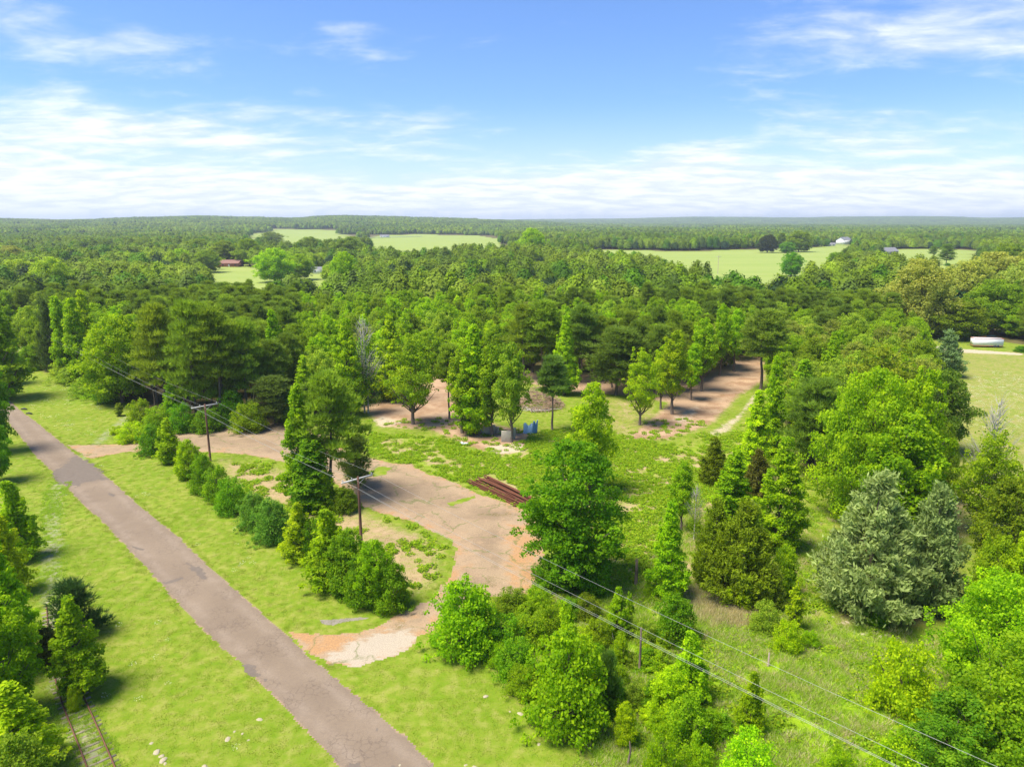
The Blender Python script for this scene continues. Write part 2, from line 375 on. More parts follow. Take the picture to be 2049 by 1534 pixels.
bare = PG((715, 812), (770, 800), (840, 770), (868, 748), (900, 748), (930, 800), (1000, 850), (1070, 860), (1060, 900), (1000, 915), (930, 895), (860, 862), (760, 855))
trail = PG((1250, 880), (1330, 880), (1420, 850), (1480, 790), (1530, 760), (1525, 712), (1470, 722), (1400, 765), (1350, 800), (1300, 840))
redstraw = PG((1255, 792), (1330, 805), (1360, 826), (1410, 800), (1470, 762), (1500, 735), (1480, 712), (1400, 740), (1300, 760), (1180, 745), (1060, 730), (1040, 765), (1150, 785))
rut = PG((1400, 870), (1470, 830), (1500, 790), (1530, 775), (1530, 790), (1505, 815), (1470, 860), (1410, 890))
weeds = PG((740, 870), (880, 880), (1000, 918), (1070, 870), (1130, 860), (1300, 880), (1380, 900), (1420, 870), (1470, 880), (1440, 1000), (1340, 1010), (1330, 1120), (1260, 1180), (1100, 1190), (1080, 1050), (1010, 1000), (900, 955), (800, 920), (740, 900))
inner = PG((430, 915), (560, 935), (700, 1010), (830, 1060), (890, 1090), (890, 1150), (850, 1190), (800, 1190), (700, 1090), (600, 1040), (500, 990), (440, 950))
rough = PG((1100, 1200), (1300, 1160), (1450, 1190), (1600, 1230), (1850, 1290), (2000, 1400), (2100, 1700), (1150, 1700), (1200, 1450), (1180, 1350))
meadow = PG((1895, 700), (2300, 700), (2300, 1000), (1900, 1100), (1880, 900))
cedarfloor = PG((1640, 1150), (1650, 1230), (1720, 1265), (1860, 1260), (1930, 1230), (1950, 1000), (1890, 960), (1700, 1000))
strip = PG((1340, 1000), (1440, 900), (1560, 800), (1620, 960), (1660, 1220), (1600, 1220), (1400, 1180), (1330, 1170))
def field(far, near): return PG(*far, *[(x_, 442 + 1.6 * (y_ - 442)) for x_, y_ in near])   # near outline as seen over the tree tops in front
F1 = field([(418, 536), (430, 529), (500, 529), (520, 538), (655, 545)], [(662, 552), (640, 554), (525, 556), (510, 566), (420, 568)])
F2 = field([(492, 472), (560, 465), (690, 467)], [(735, 470), (700, 478), (650, 484), (600, 488), (560, 489), (560, 480), (500, 478)])
F3 = field([(738, 476), (760, 472), (845, 470), (960, 472), (1003, 478)], [(1000, 482), (985, 490), (900, 497), (850, 500), (760, 496), (738, 488)])
F4 = field([(1165, 499), (1380, 503), (1640, 495), (1650, 487), (1700, 487), (1716, 498)], [(1690, 506), (1655, 522), (1600, 532), (1560, 552), (1500, 549), (1400, 530), (1370, 515), (1200, 504)])
F5 = field([(1755, 505), (1800, 499), (1920, 498), (1962, 503)], [(1965, 508), (1945, 520), (1930, 536), (1890, 538), (1860, 528), (1780, 508)])
F6 = PG((1240, 456.5), (1330, 455.5), (1440, 458), (1440, 463), (1250, 461))
F7 = PG((-200, 655), (88, 655), (90, 700), (-200, 715)); F8 = PG((-200, 588), (20, 588), (40, 625), (-200, 632))
FIELDS = [F1, F2, F3, F4, F5, F6, F7, F8]

# ------------------------------------------------------------------ ground sheet
def axis(lo, hi, step, end, grow=1.11):
    a = list(np.arange(lo, hi + step / 2, step)); s = step; p = a[-1]; out = []
    while p < end: s *= grow; p += s; out.append(p)
    s = step; p = a[0]; pre = []
    return a, out
def axis_full(lo, hi, step, neg, pos, g=1.1):
    a, post = axis(lo, hi, step, pos, g); pre = []; s = step; p = lo
    while p > neg: s *= g; p -= s; pre.append(p)
    return np.array(pre[::-1] + a + post)
gx = axis_full(-125, 110, .8, -13000, 13000); gy = axis_full(28, 215, .8, -300, 13500, 1.06)
X, Y = np.meshgrid(gx, gy); X = X.ravel(); Y = Y.ravel()
nx, ny = len(gx), len(gy)
idx = np.arange(nx * ny).reshape(ny, nx)
quads = np.stack([idx[:-1, :-1], idx[:-1, 1:], idx[1:, 1:], idx[1:, :-1]], -1).reshape(-1, 4)
def pm(poly, soft): return np.clip(.5 - sdf(poly, X, Y) / (2 * soft), 0, 1)
m_floor = pm(forest, 3.)
dist = np.hypot(X, Y)
fieldm = np.zeros(len(X))
for p in FIELDS: fieldm = np.maximum(fieldm, pm(p, 4))
far_floor = sstep(Y, 285, 300)
m_floor = np.maximum(m_floor, far_floor) * (1 - fieldm)
m_floor *= 1 - pm(meadow, 2)
m_floor = np.maximum(m_floor, .75 * pm(cedarfloor, 2.5))
trackm = np.clip(1.15 - line_d(TRACK, X - .8, Y) / 2.6, 0, 1)
m_dry = np.maximum.reduce([.17 * (1 - fieldm), .62 * pm(inner, 2), .2 * pm(rough, 4), 0 * X, .3 * pm(strip, 3), .42 * pm(meadow, 3), .40 * pm(weeds, 2)])
attrs = dict(m_floor=m_floor, m_field=fieldm, m_weed=np.maximum(.78 * pm(weeds, 2.5), .80 * pm(rough, 3)), m_dry=m_dry,
             m_dirt=np.maximum.reduce([.75 * pm(bare, 2), 1.0 * pm(trail, 2.5), .42 * pm(inner, 2), .50 * pm(weeds, 2), .46 * pm(strip, 2), .45 * pm(PG((1180, 790), (1320, 800), (1330, 900), (1220, 890)), 2)]),
             m_red=.75 * pm(redstraw, 2), m_sand=np.maximum.reduce([.56 * pm(rut, 1.2), .62 * pm(PG((960, 892), (1050, 884), (1056, 905), (975, 912)), 1.),
                       .55 * pm(PG((735, 838), (770, 828), (810, 842), (800, 856), (750, 856)), 1.5), .5 * pm(PG((1330, 830), (1400, 800), (1420, 830), (1340, 870)), 2.5), .34 * pm(weeds, 2), .4 * pm(PG((1650, 1235), (1860, 1260), (1850, 1300), (1700, 1300)), 1.5)]),
             m_ballast=.48 * trackm)
ground = link('ground', mesh_np('ground', np.c_[X, Y, terrain(X, Y)], [quads], GROUND, attrs=attrs, smooth=True)); tag(ground, kind='structure')

def sheet(name, poly, cell, z, material, wob=.35, ws=1.2, kind='structure', attrf=None, seed=0):
    "a ragged-edged sheet lying on the ground"
    a = np.array(poly); x0, y0 = a.min(0) - 1; x1, y1 = a.max(0) + 1
    xs = np.arange(x0, x1, cell); ys = np.arange(y0, y1, cell); n, m_ = len(xs), len(ys)
    Xg, Yg = np.meshgrid(xs, ys); d = np.empty(Xg.size); xr, yr = Xg.ravel(), Yg.ravel()
    for k in range(0, len(xr), 400000): d[k:k + 400000] = sdf(poly, xr[k:k + 400000], yr[k:k + 400000])
    d = d + (fbm(xr, yr, ws, seed + 11) - .5) * 2 * wob + (vn(xr, yr, cell * 2, seed) - .5) * wob * .5
    ins = (d < 0).reshape(m_, n)
    keep = ins[:-1, :-1] & ins[:-1, 1:] & ins[1:, 1:] & ins[1:, :-1]
    # drop the interior into big cells: not needed, cells are cheap
    id_ = np.arange(n * m_).reshape(m_, n)
    q = np.stack([id_[:-1, :-1], id_[:-1, 1:], id_[1:, 1:], id_[1:, :-1]], -1)[keep]
    used, inv = np.unique(q, return_inverse=True); q = inv.reshape(-1, 4)
    V = np.c_[xr[used], yr[used], np.full(len(used), z)]
    at = attrf(xr[used], yr[used], d[used]) if attrf else None
    o = link(name, mesh_np(name, V, [q], material, attrs=at, smooth=True)); o['kind'] = kind
    return o
def road_attr(x, y, d): return dict(m_edge=np.clip(1 + d / .8, 0, 1), m_wheel=np.exp(-((-d - 1.15) / .5) ** 2))
rp = [p for p in road_poly]
sheet('road', road_poly, .25, .008, ASPHALT, .22, .9, attrf=road_attr)
def drive_attr(x, y, d):
    a = np.clip(1.1 + d / 3.5, 0, 1)
    e = np.maximum(.28 + a * .45, np.clip(.5 - sdf(PG((1000, 1040), (1100, 1050), (1100, 1190), (1030, 1200), (1010, 1140)), x, y) / 4, 0, 1))
    e = np.maximum(e, np.clip(.5 - sdf(PG((560, 1255), (700, 1262), (690, 1310), (620, 1315)), x, y) / 2, 0, 1))
    return dict(m_sandy=e, m_gravel=np.clip(.52 - sdf(gravel_poly, x, y) / 4., 0, .8))
sheet('dirt_driveway', drive_poly, .25, .004, DRIVE, .5, 1.8, attrf=drive_attr)
for k, (pp, wob) in enumerate([([(118, 968), (150, 975), (172, 965), (215, 958), (185, 925), (150, 912), (125, 930), (105, 945)], .9), ([(485, 1330), (500, 1325), (515, 1340), (525, 1352), (505, 1356), (488, 1345)], .35),
                     ([(528, 1356), (536, 1357), (533, 1366), (526, 1362)], .1), ([(368, 1122), (400, 1135), (418, 1158), (405, 1158), (385, 1145)], .35), ([(325, 1165), (366, 1153), (368, 1158), (330, 1170)], .2),
                     ([(218, 985), (232, 990), (228, 995), (216, 990)], .15), ([(750, 1455), (760, 1456), (757, 1463), (750, 1462)], .12), ([(262, 1090), (290, 1098), (286, 1102), (264, 1096)], .2),
                     ([(700, 1526), (722, 1524), (724, 1540), (700, 1540)], .3), ([(780, 1528), (792, 1528), (798, 1540), (784, 1540)], .2)]):
    sheet('road_patch', PG(*pp), .08, .012, TARPATCH, wob, .7, seed=k * 3)
sheet('puddle_mud', PG((640, 1240), (690, 1236), (740, 1234), (735, 1238), (690, 1244), (665, 1252), (645, 1248)), .1, .006, plain('wet_mud', (.24, .21, .17), .6, .2), .15, .8)
sheet('drive_grass_strip', PG((895, 1006), (950, 990), (955, 996), (900, 1013)), .12, .016, GROUND, .3, .8)
sheet('drive_grass_patch', PG((735, 945), (760, 932), (785, 936), (775, 950), (745, 955)), .12, .016, GROUND, .6, 1.5)
sheet('farm_track', PG((1800, 690), (1860, 690), (1930, 698), (2049, 707), (2049, 711), (1930, 706), (1800, 700)), .5, .006, plain('pale_track', (.42, .36, .24), .95, .15), .5, 3)
# ------------------------------------------------------------------ trees
class Cloud:
    "many small leaf faces"
    def __init__(s): s.v = []; s.q = []; s.t = []; s.tone = []; s.n = 0; s.col = []
    def kites(s, c, nrm, ln, wd, tone, rng, tan=None, col=None):
        n = len(c); 
        if n == 0: return
        nrm = nrm / (np.linalg.norm(nrm, axis=1, keepdims=True) + 1e-9)
        if tan is None: tan = rng.normal(size=(n, 3))
        a = tan - nrm * (tan * nrm).sum(1, keepdims=True); a /= (np.linalg.norm(a, axis=1, keepdims=True) + 1e-9)
        b = np.cross(nrm, a); ln = np.broadcast_to(ln, n)[:, None]; wd = np.broadcast_to(wd, n)[:, None]
        p0 = c - a * ln * .5; p1 = c + b * wd * .5 - nrm * wd * .12; p2 = c + a * ln * .5; p3 = c - b * wd * .5 - nrm * wd * .12
        s.v.append(np.stack([p0, p1, p2, p3], 1).reshape(-1, 3))
        s.q.append(np.arange(n * 4).reshape(-1, 4) + s.n); s.n += n * 4
        s.tone.append(np.repeat(tone, 4)); s.col.append(np.repeat(col if col is not None else np.ones((n, 3)), 4, 0))
    def blades(s, base, tip, wd, tone, rng, col=None):
        n = len(base); d = tip - base; side = np.cross(d, rng.normal(size=(n, 3))); side /= (np.linalg.norm(side, axis=1, keepdims=True) + 1e-9)
        wd = np.broadcast_to(wd, n)[:, None]
        s.v.append(np.stack([base - side * wd * .5, base + side * wd * .5, tip], 1).reshape(-1, 3))
        s.t.append(np.arange(n * 3).reshape(-1, 3) + s.n); s.n += n * 3
        s.tone.append(np.repeat(tone, 3)); s.col.append(np.repeat(col if col is not None else np.ones((n, 3)), 3, 0))
    def arrays(s):
        return np.concatenate(s.v), (np.concatenate(s.q) if s.q else np.zeros((0, 4), int)), (np.concatenate(s.t) if s.t else np.zeros((0, 3), int)), np.clip(np.concatenate(s.tone), 0, 1), np.concatenate(s.col)
def rdir(rng, n):
    d = rng.normal(size=(n, 3)); return d / np.linalg.norm(d, axis=1, keepdims=True)
def lobes(rng, amp, k=5):
    fr = rng.integers(1, 6, k); fz = rng.uniform(0, 9, k); ph = rng.uniform(0, 6.28, k)
    return lambda a, t: 1 + amp * sum(np.sin(fr[i] * a + fz[i] * t + ph[i]) for i in range(k)) / math.sqrt(k)
PROTO = {}
def make_proto(name, trunk, cloud, lmat, bmat=None):
    v, q, t, tone, _ = cloud.arrays()
    crown = mesh_np(name + '_crown', v, [q, t], lmat, attrs=dict(tone=tone))
    tr = trunk.mesh(name + '_trunk', bmat or BARK, True)
    tv = np.array(trunk.v, np.float32); k = len(tv)
    tq = np.array(trunk.q, int).reshape(-1, 4); tt = np.array(trunk.t, int).reshape(-1, 3)
    mi = np.concatenate([np.zeros(len(q), int), np.ones(len(tq), int), np.zeros(len(t), int), np.ones(len(tt), int)])
    whole = mesh_np(name, np.concatenate([v, tv]), [q, tq + len(v), t, tt + len(v)], [lmat, bmat or BARK], midx=mi, attrs=dict(tone=np.concatenate([tone, np.zeros(k)])))
    zs = v[:, 2]; r = np.hypot(v[:, 0], v[:, 1])
    PROTO[name] = dict(crown=crown, trunk=tr, whole=whole, h=float(np.percentile(zs, 99.7)), w=float(2 * np.percentile(r, 97)))
ENV = {
 'cone': lambda t: np.minimum(1, .45 + t / .16 * .55) * np.clip(1 - t, 0, 1) ** .72,
 'dome': lambda t: np.where(t < .35, .72 + .28 * (t / .35), np.sqrt(np.clip(1 - ((t - .35) / .66) ** 2, 0, 1))),
 'egg': lambda t: np.where(t < .3, .55 + .45 * (t / .3), np.clip(1 - ((t - .3) / .71) ** 2, 0, 1) ** .6),
 'bush': lambda t: np.sqrt(np.clip(1 - (t * .97) ** 2.4, 0, 1)) * (.86 + .14 * np.minimum(1, t / .2)),
 'cone2': lambda t: np.minimum(1, .62 + t / .2 * .38) * np.clip(1 - t ** 1.35, 0, 1) ** .8,
 'col': lambda t: np.minimum(1, .7 + t) * np.clip(1 - t ** 3, 0, 1) ** .6,
}
def broad(name, seed, h, w, env, cb, nclump, nleaf, ls, rc=.13, amp=.16, stems=1, surf=.75, flat=.75, thin=0., shoots=14):
    "broadleaf: tapered trunk and limbs, leaves gathered in clumps near the outline, sky gaps between"
    nleaf = int(nleaf * 1.45); ls = ls * .84
    rng = np.random.default_rng(seed); lb = lobes(rng, amp); E = ENV[env]
    tr = MB(); z0 = cb * h
    t = rng.random(nclump * 6); t = t[rng.random(len(t)) < E(t) * .85 + .15][:nclump]; n = len(t)
    a = rng.uniform(0, 2 * math.pi, n); rr = E(t) * lb(a, t * 3) * w / 2
    s = np.where(rng.random(n) < surf, rng.uniform(.72, 1, n), rng.uniform(.15, .8, n))
    cr = rc * w * rng.uniform(.65, 1.35, n) * (.55 + .45 * E(t))
    out_ = rng.random(n) < .22; s = np.where(out_, rng.uniform(1.0, 1.26, n), s * .95); cr = np.where(out_, cr * .6, cr)
    rad = np.maximum(rr * s - cr * .6, 0)
    C = np.c_[rad * np.cos(a), rad * np.sin(a), z0 + t * (h - z0) - cr * .3]
    for _ in range(shoots):
        ts = rng.uniform(.35, .97); as_ = rng.uniform(0, 6.28); rs = float(E(np.array([ts]))[0]) * w / 2 * rng.uniform(.3, .95); zs = z0 + ts * (h - z0); k_ = rng.integers(2, 5)
        for q_ in range(k_):
            C = np.r_[C, [[rs * math.cos(as_) * (1 + .05 * q_), rs * math.sin(as_) * (1 + .05 * q_), min(zs + q_ * .04 * (h + 1.5), h * .985)]]]; cr = np.r_[cr, rc * w * (.62 - .11 * q_)]
    n = len(C)
    per = rng.multinomial(nleaf, (cr ** 2) / (cr ** 2).sum())
    ci = np.repeat(np.arange(n), per); N = len(ci)
    d = rdir(rng, N); out = C[ci] * [1, 1, 0]; out /= (np.linalg.norm(out, axis=1, keepdims=True) + 1e-6)
    d = d + out * .35 + np.array([0, 0, .3]); d /= np.linalg.norm(d, axis=1, keepdims=True)
    pos = C[ci] + d * cr[ci][:, None] * rng.uniform(.45, 1.12, N)[:, None] * np.array([1.15, 1.15, flat])
    pos[:, 2] = np.maximum(pos[:, 2], .05 + .25 * rng.random(N) * min(1, h / 4))
    nr = d * .55 + np.array([0, 0, .55]) + rdir(rng, N) * .75
    ctone = rng.normal(.5, .13, n); tone = ctone[ci] + rng.normal(0, .17, N)
    cl = Cloud(); sz = ls * rng.uniform(.65, 1.35, N)
    cl.kites(pos, nr, sz, sz * .72, tone, rng)
    for k in range(stems):
        ang = 6.28 * k / stems; lean = (0 if stems == 1 else w * .12)
        p = [(0.12 * k, 0, -.3)]; seg = 6
        for i in range(1, seg + 1):
            f = i / seg; p.append((lean * f * math.cos(ang) + rng.normal(0, .012 * h), lean * f * math.sin(ang) + rng.normal(0, .012 * h), f * h * .82))
        r0 = (.018 * h + .06) / (1 + .4 * (stems - 1)); tr.tube(p, [r0 * (1.25 if i == 0 else 1) * (1 - .85 * i / seg) for i in range(seg + 1)], 7)
    for j in rng.permutation(n)[:44]:
        c = C[j]; hb = max(.12 * h, c[2] - (np.hypot(c[0], c[1]) * .9 + .5)); hb = min(hb, c[2]); f = hb / h
        st = np.array([0, 0, hb]); mid = (st + c) / 2 + rng.normal(0, .04 * w, 3) + [0, 0, -.03 * h]
        tr.tube([st, mid, c], [(.009 * h + .02) * (1.1 - f), (.006 * h + .012) * (1.1 - f), .012], 4, False)
    make_proto(name, tr, cl, LEAF)
def pine(name, seed, h, w, cb, nb=44, blades=7, pads=3, tufts=26, bl=.46, bw=.12, droop=0., young=False):
    rng = np.random.default_rng(seed); tr = MB(); cl = Cloud(); pr = lobes(rng, .22)
    px_, py_ = 0., 0.; p = [(0, 0, -.3)]
    for i in range(1, 9): px_ += rng.normal(0, .008 * h); py_ += rng.normal(0, .008 * h); p.append((px_, py_, h * i / 8.3))
    r0 = .013 * h + .05; tr.tube(p, [r0 * (1 - .9 * i / 8) for i in range(9)], 7)
    B = []; T_ = []; tn = []
    for j in range(nb):
        t = (j + rng.random()) / nb; t = t ** .9; z = (cb + (1 - cb) * t) * h; a = j * 2.4 + rng.normal(0, .4)
        prof = (min(1, .5 + t * 1.6) * (1 - t) ** .55 if not young else (1 - t) ** .8 + .05)
        L = w / 2 * prof * float(pr(a, t * 3)) * rng.uniform(.75, 1.15); L = max(L, .25)
        rise = (.10 + .55 * t - droop) * L + rng.normal(0, .05) * L
        base = np.array([0, 0, z - .1 * L]); dirv = np.array([math.cos(a), math.sin(a), 0]); tip = base + dirv * L + [0, 0, rise]
        mid = (base + tip) / 2 - [0, 0, .08 * L]
        tr.tube([base, mid, tip], [.03 + .012 * L, .02 + .006 * L, .008], 4, False)
        np_ = max(1, int(round(pads * (.4 + L / (w / 2)))))
        tone0 = rng.normal(.5, .13)
        for k in range(np_):
            f = 1 - .72 * k / max(1, np_); c = base + (tip - base) * f + rng.normal(0, .10 * w / 2, 3) * [1, 1, .35]
            R_ = (.10 + .05 * rng.random()) * w / 2 + .32
            m_ = tufts; d = rdir(rng, m_); d[:, 2] = np.abs(d[:, 2]) * .8 - .15
            o = c + d * R_ * rng.uniform(.3, 1.15, m_)[:, None] * [1.35, 1.35, .6]
            ax = d * .7 + np.array([0, 0, .75]) + dirv * .25; ax /= np.linalg.norm(ax, axis=1, keepdims=True)
            o = np.repeat(o, blades, 0); ax = np.repeat(ax, blades, 0); e = ax + rdir(rng, len(o)) * .75
            B.append(o); T_.append(o + e * bl * rng.uniform(.7, 1.2, len(o))[:, None]); tn.append(np.repeat(rng.normal(tone0, .2, m_), blades) + rng.normal(0, .1, len(o)))
    B = np.concatenate(B); T_ = np.concatenate(T_); cl.blades(B, T_, bw, np.concatenate(tn), rng)
    make_proto(name, tr, cl, NEEDLE)
def cedar(name, seed, h, w, n, env='cone2', ln=.42, wd=.14, amp=.2, nb=60):
    "juniper: many ascending sprays, feathered, down to the ground"
    rng = np.random.default_rng(seed); tr = MB(); cl = Cloud(); lb = lobes(rng, amp); E = ENV[env]
    tr.tube([(0, 0, -.3), (.05, 0, h * .5), (0, .05, h * .93)], [.02 * h + .05, .012 * h + .03, .02], 6)
    nbr = nb * 5; t = rng.random(nbr * 3); t = t[rng.random(len(t)) < E(t) + .1][:nbr]; m = len(t); a = rng.uniform(0, 6.2832, m)
    R_ = E(t) * lb(a, t * 3) * w / 2 * rng.choice([.74, .86, .97, 1.0, 1.14, 1.24], m) * rng.uniform(.93, 1.05, m); t = np.clip(t + np.where(rng.random(m) < .2, rng.uniform(0, .10, m), 0), 0, 1.06)
    tipv = np.c_[R_ * np.cos(a), R_ * np.sin(a), .25 + t * (h - .3)]
    base = np.c_[R_ * .25 * np.cos(a), R_ * .25 * np.sin(a), np.maximum(.1, tipv[:, 2] - R_ * .55)]
    for j in range(0, m, 9): tr.tube([base[j], tipv[j]], [.03, .01], 3, False)
    ci = rng.integers(0, m, n); f = 1 - np.abs(rng.normal(0, .28, n)); f = np.clip(f, .1, 1.06)
    sp = (.10 * w * (1.0 - f * .78))[:, None]
    pos = base[ci] + (tipv - base)[ci] * f[:, None] + rng.normal(size=(n, 3)) * sp * [1, 1, .6]
    dv = (tipv - base)[ci]; dv /= np.linalg.norm(dv, axis=1, keepdims=True)
    tan = dv + rdir(rng, n) * .65 + [0, 0, .25]; nr = rdir(rng, n) + [0, 0, .5] + dv * .3
    ct = rng.normal(.5, .15, m); s = rng.uniform(.7, 1.3, n)
    pos[:, 2] = np.maximum(pos[:, 2], .05)
    cl.kites(pos, nr, ln * s, wd * s, ct[ci] + rng.normal(0, .14, n), rng, tan)
    make_proto(name, tr, cl, NEEDLE)
# near kinds (metres)
broad('gum_a', 1, 11, 6.0, 'cone', .06, 170, 13000, .30, .12, .14)
broad('gum_b', 2, 12, 5.0, 'cone', .05, 150, 11000, .30, .14, .18)
broad('gum_c', 3, 11, 7.0, 'egg', .08, 190, 15000, .31, .11, .14)
broad('gum_high', 4, 11, 5.0, 'egg', .27, 120, 8000, .30, .14, .2)
broad('elm', 5, 14, 9.5, 'dome', .10, 240, 21000, .32, .10, .16, stems=3, flat=.55)
broad('oak_a', 6, 12, 11, 'dome', .12, 230, 17000, .40, .10, .15)
broad('oak_b', 7, 12, 10, 'dome', .16, 200, 15000, .40, .11, .20, flat=.6)
broad('oak_near', 15, 13, 13, 'dome', .05, 330, 30000, .33, .085, .17, flat=.7)
broad('open_tree', 8, 12, 8, 'egg', .22, 150, 8500, .32, .11, .22, surf=.6, flat=.5)
broad('shrub_a', 9, 4.2, 4.8, 'bush', 0., 130, 9000, .21, .13, .15, stems=4)
broad('shrub_b', 10, 3.4, 4.6, 'bush', 0., 110, 7000, .20, .15, .22, stems=4)
broad('shrub_c', 11, 6, 5.4, 'egg', .0, 150, 11000, .24, .13, .16, stems=3)
broad('hedge_gum', 12, 6, 3.6, 'cone', .0, 120, 8000, .23, .16, .15)
broad('sapling', 13, 4, 1.5, 'egg', .05, 45, 1700, .22, .22, .2)
broad('column', 14, 11, 3.0, 'col', .04, 130, 8500, .30, .22, .14)
pine('pine_a', 21, 14, 7.5, .34); pine('pine_b', 22, 14, 6.5, .42, nb=40); pine('pine_c', 23, 14, 8.5, .22, nb=54)
pine('pine_slim', 24, 12, 4.6, .50, nb=30); pine('pine_young', 25, 5, 4., .05, nb=36, tufts=16, bl=.38, bw=.06, young=True)
cedar('cedar_a', 31, 9, 8, 22000); cedar('cedar_b', 32, 8, 6.5, 17000, ln=.36, wd=.13); cedar('cedar_c', 33, 6, 4.2, 11000, 'cone', .3, .1)
def bare_tree(name, seed, h, w):
    rng = np.random.default_rng(seed); tr = MB(); cl = Cloud(); tips = []
    for k in range(2):
        x = k * .5; p = [(x, 0, -.3), (x + rng.normal(0, .1), rng.normal(0, .1), h * .5), (x + rng.normal(0, .2), rng.normal(0, .2), h * .98)]
        tr.tube(p, [.13, .09, .02], 6)
        for j in range(34):
            t = .3 + .68 * rng.random(); a = rng.uniform(0, 6.28); L = w / 2 * (1.1 - t) * 1.4 * rng.uniform(.5, 1)
            b = np.array([x, 0, t * h]); e = b + [L * math.cos(a), L * math.sin(a), L * 1.1]
            tr.tube([b, (b + e) / 2 - [0, 0, .12 * L], e], [.045, .03, .012], 3, False); tips.append(e)
            for _ in range(2):
                e2 = e + rng.normal(0, .35, 3) * [1, 1, .6] + [0, 0, .4]; tr.tube([(b + e) / 2, e2], [.02, .008], 3, False)
    tips = np.array(tips); n = 1500; ci = rng.integers(0, len(tips), n); low = tips[ci]; pos = low * rng.uniform(.4, 1.0, n)[:, None] * [1, 1, 1] + rng.normal(0, .4, (n, 3))
    pos[:, 2] = np.abs(low[:, 2] * rng.uniform(.15, .9, n))
    cl.kites(pos, rdir(rng, n) + [0, 0, .6], .26, .19, rng.normal(.5, .2, n), rng)
    make_proto(name, tr, cl, LEAF, BARE)
bare_tree('bare_tree', 41, 12, 6)
# colours of foliage kinds (linear)
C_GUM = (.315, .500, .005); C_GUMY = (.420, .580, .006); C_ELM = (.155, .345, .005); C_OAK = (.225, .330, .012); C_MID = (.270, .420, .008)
C_PINE = (.280, .385, .028); C_PINED = (.210, .310, .034); C_TAN = (.36, .42, .07); C_SILV = (.34, .44, .125); C_CED = (.205, .285, .008); C_YEL = (.41, .63, .006); C_HEDGE = (.195, .390, .008); C_LT = (.31, .44, .03); C_BLUE = (.21, .33, .12)
NAMES = {'oak_near': 'oak_tree', 'gum_a': 'sweetgum_tree', 'gum_b': 'sweetgum_tree', 'gum_c': 'sweetgum_tree', 'gum_high': 'sweetgum_tree', 'elm': 'elm_tree', 'oak_a': 'oak_tree', 'oak_b': 'oak_tree', 'open_tree': 'hardwood_tree',
         'shrub_a': 'shrub', 'shrub_b': 'shrub', 'shrub_c': 'shrub', 'hedge_gum': 'hedge_bush', 'sapling': 'sapling', 'column': 'vine_covered_tree', 'pine_a': 'pine_tree', 'pine_b': 'pine_tree', 'pine_c': 'pine_tree',
         'pine_slim': 'pine_tree', 'pine_young': 'young_pine', 'cedar_a': 'cedar_tree', 'cedar_b': 'cedar_tree', 'cedar_c': 'cedar_tree', 'bare_tree': 'dead_tree'}
CATS = {'shrub': 'shrub', 'hedge_bush': 'bush', 'sapling': 'sapling'}
rngT = random.Random(5); placed = []
def tree(kind, bx, by, ty, w, col, label, group=None, name=None):
    gx_, gy_ = G(bx, by); p = PROTO[kind]; hz_ = max(.8, top_z(gy_, ty) + .0); wm = w * pxm(gy_, hz_ * .5)
    nm = name or NAMES[kind]; o = thing(nm, (gx_, gy_, 0), label, CATS.get(nm, 'tree'), group, rngT.uniform(0, 6.28))
    o.scale = (wm / p['w'], wm / p['w'], hz_ / p['h'])
    t = link('trunk', p['trunk'], o); c = link('crown' if nm not in CATS or nm == 'sapling' else 'foliage', p['crown'], o)
    j = lambda: rngT.uniform(.93, 1.07)
    c.color = (col[0] * j(), col[1] * j(), col[2] * j(), 1)
    placed.append((gx_, gy_, wm / 2)); return o
# ------------------------------------------------------------------ trees and shrubs one can point to: kind, base x, base y, top y, width, colour, label
T = tree
# left foreground, beside the railway
T('hedge_gum', 42, 1118, 962, 88, C_GUM, 'pointed sweetgum beside the railway, farthest from the camera of the left roadside row')
T('hedge_gum', 20, 1190, 1030, 90, C_GUMY, 'small bright sweetgum at the left picture edge below the pointed one')
T('gum_a', 26, 1345, 1080, 124, C_GUM, 'tall dense sweetgum on the left picture edge beside the rusty rail')
T('gum_c', 8, 1440, 1180, 150, C_GUM, 'wide sweetgum cut by the left picture edge above the railway')
T('gum_b', 48, 1550, 1368, 140, C_GUMY, 'yellow green sweetgum beside the weedy railway ties, low in the left corner')
T('shrub_c', 50, 1640, 1475, 150, (.26, .36, .02), 'olive feathery bush in the bottom left corner')
T('gum_a', 163, 1385, 1195, 112, C_GUM, 'bright sweetgum growing between the rails and the grass verge')
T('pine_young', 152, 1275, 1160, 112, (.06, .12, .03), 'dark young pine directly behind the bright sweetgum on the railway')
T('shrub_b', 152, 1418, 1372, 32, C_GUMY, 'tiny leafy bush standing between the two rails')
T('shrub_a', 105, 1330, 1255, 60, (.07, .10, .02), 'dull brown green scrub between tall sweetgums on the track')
# left edge, beyond
T('oak_b', -12, 905, 720, 90, C_ELM, 'dark oak overhanging the far end of the road, left edge')
T('oak_b', -10, 965, 838, 74, C_ELM, 'dark leafy bush against the left edge below the road end')
T('gum_b', 6, 800, 575, 105, C_MID, 'tall tree on the left picture edge above the road end')
T('oak_a', 6, 770, 660, 62, C_ELM, 'dark rounded tree shading the verge at the left edge')
T('shrub_a', 62, 740, 692, 48, C_OAK, 'low scrub at the far end of the bright verge')
T('shrub_b', 85, 728, 690, 34, C_MID, 'small scrub bush beside the second farthest power pole')
